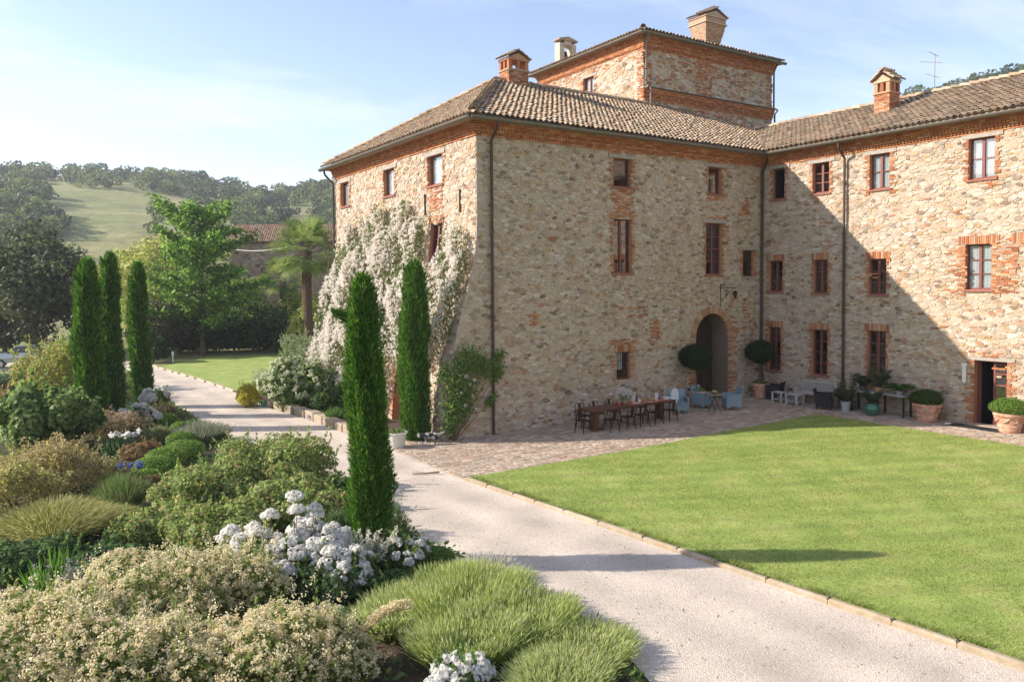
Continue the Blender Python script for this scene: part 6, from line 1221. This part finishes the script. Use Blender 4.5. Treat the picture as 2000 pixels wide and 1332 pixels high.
def cup(x, y, h, r, c, lab, name='cup'):
    t = thing(name, lab, name, (x, y, tt+.007)); m_ = MB(); m_.lathe([(r*.7, 0), (r, h*.3), (r, h), (r*.9, h), (r*.88, h*.35), (.001, h*.2)], 12, (0, 0, 0), c); m_.build('body', MT['any'], t); m_ = MB(); m_.tube([(r*.95, 0, h*.8), (r*1.6, 0, h*.7), (r*1.6, 0, h*.35), (r*.95, 0, h*.25)], .008, 5, c); m_.build('handle', MT['any'], t)
cup(6.2, -1.62, .1, .05, (.74, .72, .70), 'white cup in front of the jug'); cup(6.95, -1.75, .09, .05, (.7, .5, .4), 'peach coloured cup by the platter'); cup(7.35, -1.35, .24, .075, (.62, .6, .66), 'pale lilac jug by the platter', 'jug'); cup(6.1, -1.35, .28, .09, (.66, .63, .66), 'large pale jug right beside the white flowers', 'jug'); cup(5.15, -1.65, .09, .05, (.5, .08, .07), 'red cup on the runner start')
fv = thing('flower_vase', 'glass vase of big white hydrangea heads on the dining table', 'flowers', (5.55, -1.5, tt+.007)); m_ = MB(); m_.lathe([(.06, 0), (.09, .08), (.07, .2), (.09, .26)], 12, (0, 0, 0), (.25, .27, .16)); m_.build('vase', MT['any'], fv); f_ = Leaves(); lv = Leaves()
for cx_, cy_, cz_ in ((-.14, -.05, .42), (.1, -.1, .44), (.0, .1, .50), (.24, .02, .40), (-.05, -.16, .36), (.3, -.12, .32), (-.22, .1, .36)): P = np.array([cx_, cy_, cz_])+rdir(90)*.10; f_.add(P, P-np.array([cx_, cy_, cz_])+rdir(90)*.05, .05, .045, WHITE+[(.70, .66, .74)], .06)
P = np.array([0, 0, .28])+rdir(120)*np.array([.2, .16, .08]); lv.add(P, rdir(120), .1, .06, G['mid']); f_.obj('bloom', MT['petal'], fv); lv.obj('foliage', MT['leaf'], fv)
# ---- blue wicker armchairs and bistro table
def wicker_chair(m, name, label, group, w=.60, d=.58, hb=.92, legs=.0):
    t = thing(name, label, 'armchair', (0, 0, 0), 0, group); hw, hd = w/2, d/2; mb_ = MB()
    mb_.boxf(-hw+.05, hw-.05, -hd+.06, hd, .14, .42); mb_.build('seat', MT[m], t)
    mb_ = MB(); n = 8; P = []
    for j in range(6):
        f = j/5
        for i in range(n+1):
            q = i/n*2-1; P.append((q*(hw+.05*f), -hd+.02-.17*f+.05*q*q, .16+(hb-.16)*f))
    k = len(P); P += [(x, y+.05, z) for x, y, z in P]; F = []
    for j in range(5):
        for i in range(n): a = j*(n+1)+i; F += [(a, a+1, a+n+2, a+n+1), (k+a, k+a+n+1, k+a+n+2, k+a+1)]
    for i in range(n): a = 5*(n+1)+i; F.append((a, a+1, k+a+1, k+a))
    for j in range(5):
        a, b = j*(n+1), j*(n+1)+n; F += [(a, a+n+1, k+a+n+1, k+a), (b, k+b, k+b+n+1, b+n+1)]
    mb_.add(P, F); mb_.build('backrest', MT[m], t)
    for s in (-1, 1):
        mb_ = MB(); x0, x1 = (s*hw-.03, s*hw+.03); q = [(-hd-.06, .64), (hd, .62), (hd, .12), (hd-.06, .08), (hd-.16, .14), (0, .17), (-hd+.1, .14), (-hd, .08)]; n_ = len(q); mb_.add([(x0, y, z) for y, z in q]+[(x1, y, z) for y, z in q], [tuple(range(n_)), tuple(range(2*n_-1, n_-1, -1))]+[(i, (i+1) % n_, n_+(i+1) % n_, n_+i) for i in range(n_)]); mb_.boxf(s*hw-.045, s*hw+.045, -hd-.02, hd+.015, .60, .66); mb_.build('armrest', MT[m], t)
        for sy in (-1, 1): mb_ = MB(); mb_.tube([(s*(hw-.03), sy*(hd-.04), .16), (s*(hw-.01), sy*(hd-.01), 0)], [.02, .016], 6); mb_.build('leg', MT[m], t)
    mb_ = MB(); mb_.boxf(-hw+.03, hw-.03, hd-.01, hd+.02, .14, .40); mb_.build('apron', MT[m], t)
    mb_ = MB(); mb_.boxf(-hw+.06, hw-.06, -hd+.08, hd+.01, .42, .47); mb_.build('seat_pad', MT[m], t); return t
wc = wicker_chair('wicker', 'wicker_armchair', 'blue grey wicker armchair turned away, next to the dining table', 'blue wicker armchairs'); wc.location = gl(8.75, -1.2); wc.rotation_euler = (0, 0, R(150))
dup(wc, gl(10.3, -1.0), R(190), 'blue grey wicker armchair with its back to the arched doorway'); dup(wc, gl(10.95, -2.0), R(60), 'blue grey wicker armchair with its back to the potted bay tree by the corner')
bt = thing('bistro_table', 'small round folding bistro table between the blue armchairs', 'table', gl(9.95, -2.0)); m_ = MB(); m_.lathe([(.001, .70), (.32, .70), (.33, .72), (.32, .735), (.001, .735)], 20, (0, 0, 0), (.30, .22, .17)); m_.build('table_top', MT['any'], bt)
for s in (-1, 1): m_ = MB(); m_.tube([(s*.22, -.16, 0), (-s*.2, -.12, .70)], .012, 6); m_.tube([(s*.22, .16, 0), (-s*.2, .12, .70)], .012, 6); m_.build('leg', MT['metal'], bt)
bo = thing('fruit_bowl', 'shallow bowl of yellow green fruit on the bistro table', 'bowl', gl(9.95, -2.0, .045+.738)); m_ = MB(); m_.lathe([(.06, 0), (.1, .01), (.16, .06), (.15, .06), (.001, .02)], 14, (0, 0, 0), (.3, .24, .14)); m_.build('dish', MT['any'], bo)
for i in range(7): a = i*.9; m_ = MB(); m_.ball((.07*math.cos(a), .07*math.sin(a), .08+.015*(i % 3)), .042, (.38, .36, .08) if i % 3 else (.5, .3, .06), 8, 6); m_.build('fruit', MT['any'], bo)
# ---- terracotta pots
def pot(t, r, h, m='terracotta'):
    m_ = MB(); m_.lathe([(r*.60, 0), (r*.66, h*.05), (r*.70, h*.28), (r*.75, h*.30), (r*.75, h*.35), (r*.72, h*.37), (r*.86, h*.80), (r*.88, h*.82), (r, h*.84), (r*1.02, h*.9), (r, h), (r*.9, h), (r*.88, h*.88), (.001, h*.86)], 26); po = m_.build('pot', MT[m], t, smooth=False); sw = MB()
    for i in range(8):       # raised swags round the pot
        a0 = 2*math.pi*i/8; sw.tube([((r*(.80+.05*(1-abs(q)))+.012)*math.cos(a0+q*.39), (r*(.80+.05*(1-abs(q)))+.012)*math.sin(a0+q*.39), h*(.74-.18*(1-q*q))) for q in np.linspace(-1, 1, 9)], .018*r/.4, 5); sw.ball((r*.86*math.cos(a0+.39), r*.86*math.sin(a0+.39), h*.72), .035*r/.4, CM, 6, 4)
    sw.build('relief', MT[m], po); m_ = MB(); m_.lathe([(.001, h*.9), (r*.88, h*.9)], 18, (0, 0, 0), CM, False); m_.build('soil', MT['soil'], po); return po
def leafball(t, c, r, n, pal, L, rz=None, name='crown'):
    lb = [(0, 0, c, r, r, rz or r)]+[(r*.4*math.cos(a), r*.4*math.sin(a), c+(rz or r)*.2*math.sin(3*a), r*.72, r*.72, (rz or r)*.75) for a in range(5)]; P, N = lobe_pts(lb, n, .8, 1.06); lv = Leaves(); lv.add(P, rdir(len(P)), L, L*.55, pal, .25, N=N); P, N = lobe_pts(lb, n//3, .45, .8); lv.add(P, N+rdir(len(P)), L*1.5, L, pal); lv.obj(name, MT['leaf'], t)
BAY = [(.03, .065, .018), (.045, .09, .022), (.025, .05, .015), (.06, .11, .03)]
for (x, y, lab, zc_, rr) in ((10.35, -.62, 'clipped bay tree standard in a pot left of the arched doorway', 2.12, .66), (14.35, -.75, 'clipped bay tree standard in a swagged terracotta pot in the corner', 2.1, .62)):
    t = thing('bay_tree', lab, 'potted tree', gl(x, y), 0, 'potted bay tree standards'); po = pot(t, .40, .68); m_ = MB(); m_.tube([(0, 0, .6), (.02, .01, 1.2), (0, 0, zc_)], [.035, .03, .02], 7); m_.build('trunk', MT['bark'], t); leafball(t, zc_, rr, 4200, BAY, .085, rr*.85)
    lv = Leaves(); P = np.array([0, 0, .68])+rdir(260)*np.array([.34, .34, .1]); lv.add(P, rdir(260)+np.array([0, 0, .5]), .08, .04, G['mid']); lv.obj('underplanting', MT['leaf'], t)
for (x, y, lab) in ((14.55, -8.15, 'wide terracotta pot with a clipped box dome left of the open door'), (14.75, -10.9, 'terracotta pot with a bright box dome right of the open door')):
    t = thing('box_pot', lab, 'potted shrub', gl(x, y), 0, 'big terracotta box pots'); pot(t, .50, .68); leafball(t, .87, .56, 5200, G['box'] if x > 14.6 else [(.05, .10, .018), (.07, .14, .022), (.09, .16, .03)], .05, .34, 'foliage')
# ---- black rattan chairs, white bench and tables
rc = wicker_chair('rattan', 'rattan_armchair', 'black rattan armchair between the corner bay tree and the white tables', 'black rattan armchairs', .62, .58, .80); rc.location = gl(14.55, -1.35); rc.rotation_euler = (0, 0, R(20)); dup(rc, gl(13.95, -4.25), R(-150), 'black rattan armchair in front of the slatted bench end')
be = thing('garden_bench', 'weathered white slatted bench against the wing wall', 'bench', gl(14.85, -3.2), R(90)); W2 = .82
for i in range(17): x = -W2+.06+i*(2*W2-.12)/16; m_ = MB(); m_.boxf(x-.022, x+.022, -.30, -.275, .47, .88); m_.build('back_slat', MT['whitewood'], be)
m_ = MB(); m_.boxf(-W2, W2, -.315, -.26, .88, .95); m_.boxf(-W2, W2, -.31, -.265, .42, .47); m_.build('back_rail', MT['whitewood'], be)
for i in range(5): y = -.22+i*.1; m_ = MB(); m_.boxf(-W2, W2, y, y+.085, .41, .435); m_.build('seat_slat', MT['whitewood'], be)
for s in (-1, 1):
    for yy, hh_ in ((-.29, .88), (.24, .62)): m_ = MB(); m_.boxf(s*W2-.035, s*W2+.035, yy-.03, yy+.03, 0, hh_-.002); m_.build('leg', MT['whitewood'], be)
    m_ = MB(); m_.boxf(s*W2-.045, s*W2+.045, -.29, .30, .62, .65); m_.build('armrest', MT['whitewood'], be)
def white_table(lab, x, y, w, d, rz):
    t = thing('low_table', lab, 'table', gl(x, y), rz, 'low white slatted tables'); n = 5
    for i in range(n): a = -d/2+d*i/n; m_ = MB(); m_.boxf(-w/2, w/2, a+.006, a+d/n-.006, .43, .455); m_.build('top_slat', MT['whitewood'], t)
    for sx in (-1, 1):
        for sy in (-1, 1): m_ = MB(); m_.boxf(sx*(w/2-.05)-.035, sx*(w/2-.05)+.035, sy*(d/2-.05)-.035, sy*(d/2-.05)+.035, 0, .43); m_.build('leg', MT['whitewood'], t)
    m_ = MB(); m_.boxf(-w/2+.05, w/2-.05, -d/2+.05, d/2-.05, .13, .15); m_.build('shelf', MT['whitewood'], t)
white_table('low white table next to the black armchair by the bay tree', 14.0, -2.05, .55, .5, R(90)); white_table('low white table in front of the bench with a small potted plant', 13.95, -2.85, .62, .55, R(90))
sp_ = thing('small_pot_plant', 'tiny purple plant in a blue pot on the low white table', 'potted plant', gl(14.0, -2.6, .045+.457)); m_ = MB(); m_.lathe([(.05, 0), (.075, .1), (.07, .1), (.001, .08)], 12, (0, 0, 0), (.3, .38, .48)); m_.build('pot', MT['any'], sp_); lv = Leaves(); P = np.array([0, 0, .14])+rdir(90)*.07; lv.add(P, rdir(90)+np.array([0, 0, .6]), .06, .03, [(.12, .07, .10), (.08, .10, .05)]); lv.obj('foliage', MT['leaf'], sp_)
# ---- plant table and pots along the wing
ct = thing('plant_table', 'dark legged console table with grey top carrying ferns', 'table', gl(14.75, -6.2), R(90)); m_ = MB(); m_.boxf(-1.15, 1.15, -.3, .3, .80, .84, (.42, .42, .42)); m_.build('table_top', MT['any'], ct)
for sx in (-1, -.05, 1):
    for sy in (-1, 1): m_ = MB(); m_.boxf(sx*1.08-.03, sx*1.08+.03, sy*.25-.03, sy*.25+.03, 0, .80); m_.build('leg', MT['metal'], ct)
def fern(name, lab, loc, r, h, n, pal, potr, poth, potc, droop=.5, blade=.03, pm=None, prof=None):
    t = thing(name, lab, 'potted plant', loc); m_ = MB(); m_.lathe(prof or [(potr*.75, 0), (potr, poth*.95), (potr*1.04, poth), (potr*.9, poth), (.001, poth*.9)], 20, (0, 0, 0), potc); m_.build('pot', pm or MT['any'], t, smooth=bool(prof)); lv = Leaves()
    for i in range(n):
        a = random.uniform(0, 6.28); l = r*random.uniform(.7, 1.1); up = h*random.uniform(.5, 1.1); q = np.linspace(.05, 1, 26); x = l*q; z = poth+up*(q*1.6-droop*1.6*q*q); P = np.stack([np.cos(a)*x, np.sin(a)*x, z], 1); T = np.array([math.cos(a), math.sin(a), .2]); Sd = np.array([-math.sin(a), math.cos(a), 0])
        for s in (-1, 1): lv.add(P, T*.5+Sd*s+rdir(26)*.15, blade*4*1.0, blade, pal, .2)
    lv.obj('foliage', MT['leaf'], t); return t
tz_ = .045+.842
FE = [(.06, .15, .03), (.09, .20, .04), (.05, .11, .025)]
fern('fern', 'bright green fern at the right end of the plant table', gl(14.7, -7.0, tz_), .55, .42, 46, FE, .13, .16, (.4, .4, .42), .75); fern('palm_plant', 'pale bushy plant in the middle of the plant table', gl(14.72, -6.15, tz_), .45, .62, 30, [(.16, .19, .09), (.22, .23, .12), (.10, .13, .05)], .15, .2, (.5, .28, .12), .35); fern('fern', 'dark fern on the plant table beside the downpipe', gl(14.75, -5.45, tz_), .5, .55, 34, [(.05, .09, .03), (.08, .12, .04), (.14, .14, .06)], .14, .18, (.1, .08, .07), .5)
MT['glaze'] = mat('green_glaze', (.045, .15, .095), .18, var=.3, vscale=5, spec=.6); fern('glazed_pot_plant', 'plant in a round green glazed pot on the paving', gl(14.1, -6.25), .38, .5, 22, [(.06, .10, .04), (.10, .14, .06)], .2, .46, CM, .4, pm=MT['glaze'], prof=[(.15, 0), (.18, .03), (.29, .2), (.30, .3), (.24, .41), (.20, .43), (.24, .47), (.22, .47), (.18, .42), (.001, .4)]); fern('zinc_pot_plant', 'spiky plant in a grey zinc bucket on the paving', gl(14.15, -5.1), .42, .7, 26, [(.10, .13, .05), (.16, .15, .07), (.07, .10, .04)], .2, .40, (.36, .37, .38), .3); fern('clay_pot_plant', 'leafy plant in an orange clay pot by the downpipe', gl(14.6, -4.75), .4, .45, 24, [(.06, .11, .03), (.10, .15, .05)], .17, .34, (.42, .15, .06), .5); fern('clay_pot_plant', 'dark plant in a small clay pot right against the downpipe', gl(14.85, -4.5), .34, .5, 18, [(.05, .09, .03), (.08, .11, .04)], .14, .28, (.38, .14, .06), .5)
mat_o = MB(); mat_o.boxf(14.28, 14.9, -10.7, -9.0, gz(14, 0)+.056, gz(14, 0)+.072, (.03, .03, .032)); tag(mat_o.build('door_mat', MT['any'], center=True), 'black rubber mat on the paving before the open door', 'door mat')
sd_ = thing('pet_bowl', 'small white bowl on the paving beside the black mat', 'bowl', gl(14.5, -8.95)); m_ = MB(); m_.lathe([(.09, 0), (.11, .05), (.09, .05), (.001, .02)], 14, (0, 0, 0), (.75, .75, .76)); m_.build('dish', MT['any'], sd_)
# ---- white planter, twigs and the cat by the house corner
wp = thing('white_planter', 'white round planter with low green leaves beside the wall cypress', 'planter', gp(775, 876)); m_ = MB(); m_.lathe([(.24, 0), (.33, .5), (.37, .52), (.37, .56), (.30, .56), (.29, .46), (.001, .46)], 18, (0, 0, 0), (.60, .57, .53)); m_.build('pot', MT['any'], wp); lv = Leaves(); P = np.array([0, 0, .52])+rdir(300)*np.array([.28, .28, .08]); lv.add(P, rdir(300)+np.array([0, 0, .7]), .09, .05, [(.12, .2, .04), (.17, .26, .06)]); lv.obj('foliage', MT['leaf'], wp)
tw = thing('fallen_branch', 'broken dry branch lying on the gravel by the terrace edge', 'branch', gp(835, 927)); m_ = MB(); e1 = Vector((_r2.x, _r2.y, 0)); m_.tube([e1*-.45+Vector((0, -.05, .03)), e1*.0+Vector((0, 0, .05)), e1*.38+Vector((0, .08, .06))], [.012, .022, .035], 6); m_.tube([Vector((0, 0, .05)), e1*-.3+Vector((.05, .2, .05))], [.012, .005], 5); m_.tube([e1*-.1+Vector((0, 0, .04)), e1*-.5+Vector((.1, .12, .03))], [.01, .004], 5); m_.build('wood', mat('dry_wood', (.22, .15, .09), .9, var=.3), tw)
cat = thing('cat', 'black and white cat walking on the paving past the house corner', 'cat', gp(842, 868, .05), math.atan2(_r2.y, _r2.x)+math.pi+.25); cat.scale = (1.2, 1.2, 1.2)
def skinned(name, pts, edges, rad, m, parent, root=0, levels=2):
    me = bpy.data.meshes.new(name); me.from_pydata(pts, edges, []); o = mkobj(name, me, m, parent); sk = o.modifiers.new('skin', 'SKIN'); sk.use_smooth_shade = True
    for i, r in enumerate(rad): v = me.skin_vertices[0].data[i]; v.radius = (r, r) if not isinstance(r, tuple) else r; v.use_root = i == root
    s = o.modifiers.new('sub', 'SUBSURF'); s.levels = s.render_levels = levels; return o
MT['fur'] = mat('black_white_fur', (.025, .022, .02), .8, tint=(.7, .68, .64), tscale=5.0, hi=.56)
pts = [(-.02, 0, .25), (.14, 0, .26), (.24, 0, .25), (.33, 0, .27), (.40, 0, .27), (-.16, 0, .25), (.20, .05, .20), (.25, .05, .10), (.24, .05, .015), (.29, .05, .012), (.18, -.05, .20), (.13, -.05, .10), (.15, -.05, .015), (.20, -.05, .012), (-.16, .05, .18), (-.22, .05, .11), (-.17, .05, .015), (-.12, .05, .012), (-.14, -.05, .18), (-.10, -.05, .11), (-.14, -.05, .015), (-.09, -.05, .012), (-.26, 0, .28), (-.36, 0, .34), (-.46, 0, .33), (.345, .035, .325), (.345, -.035, .325), (.355, .04, .35), (.355, -.04, .35)]
edges = [(0, 1), (1, 2), (2, 3), (3, 4), (0, 5), (2, 6), (6, 7), (7, 8), (8, 9), (1, 10), (10, 11), (11, 12), (12, 13), (5, 14), (14, 15), (15, 16), (16, 17), (5, 18), (18, 19), (19, 20), (20, 21), (5, 22), (22, 23), (23, 24), (3, 25), (25, 27), (3, 26), (26, 28)]
rad = [.095, .095, .075, .075, .035, .09, .04, .022, .018, .018, .04, .022, .018, .018, .05, .028, .018, .018, .05, .028, .018, .018, .025, .02, .014, .022, .022, .006, .006]
skinned('body', pts, edges, rad, MT['fur'], cat)
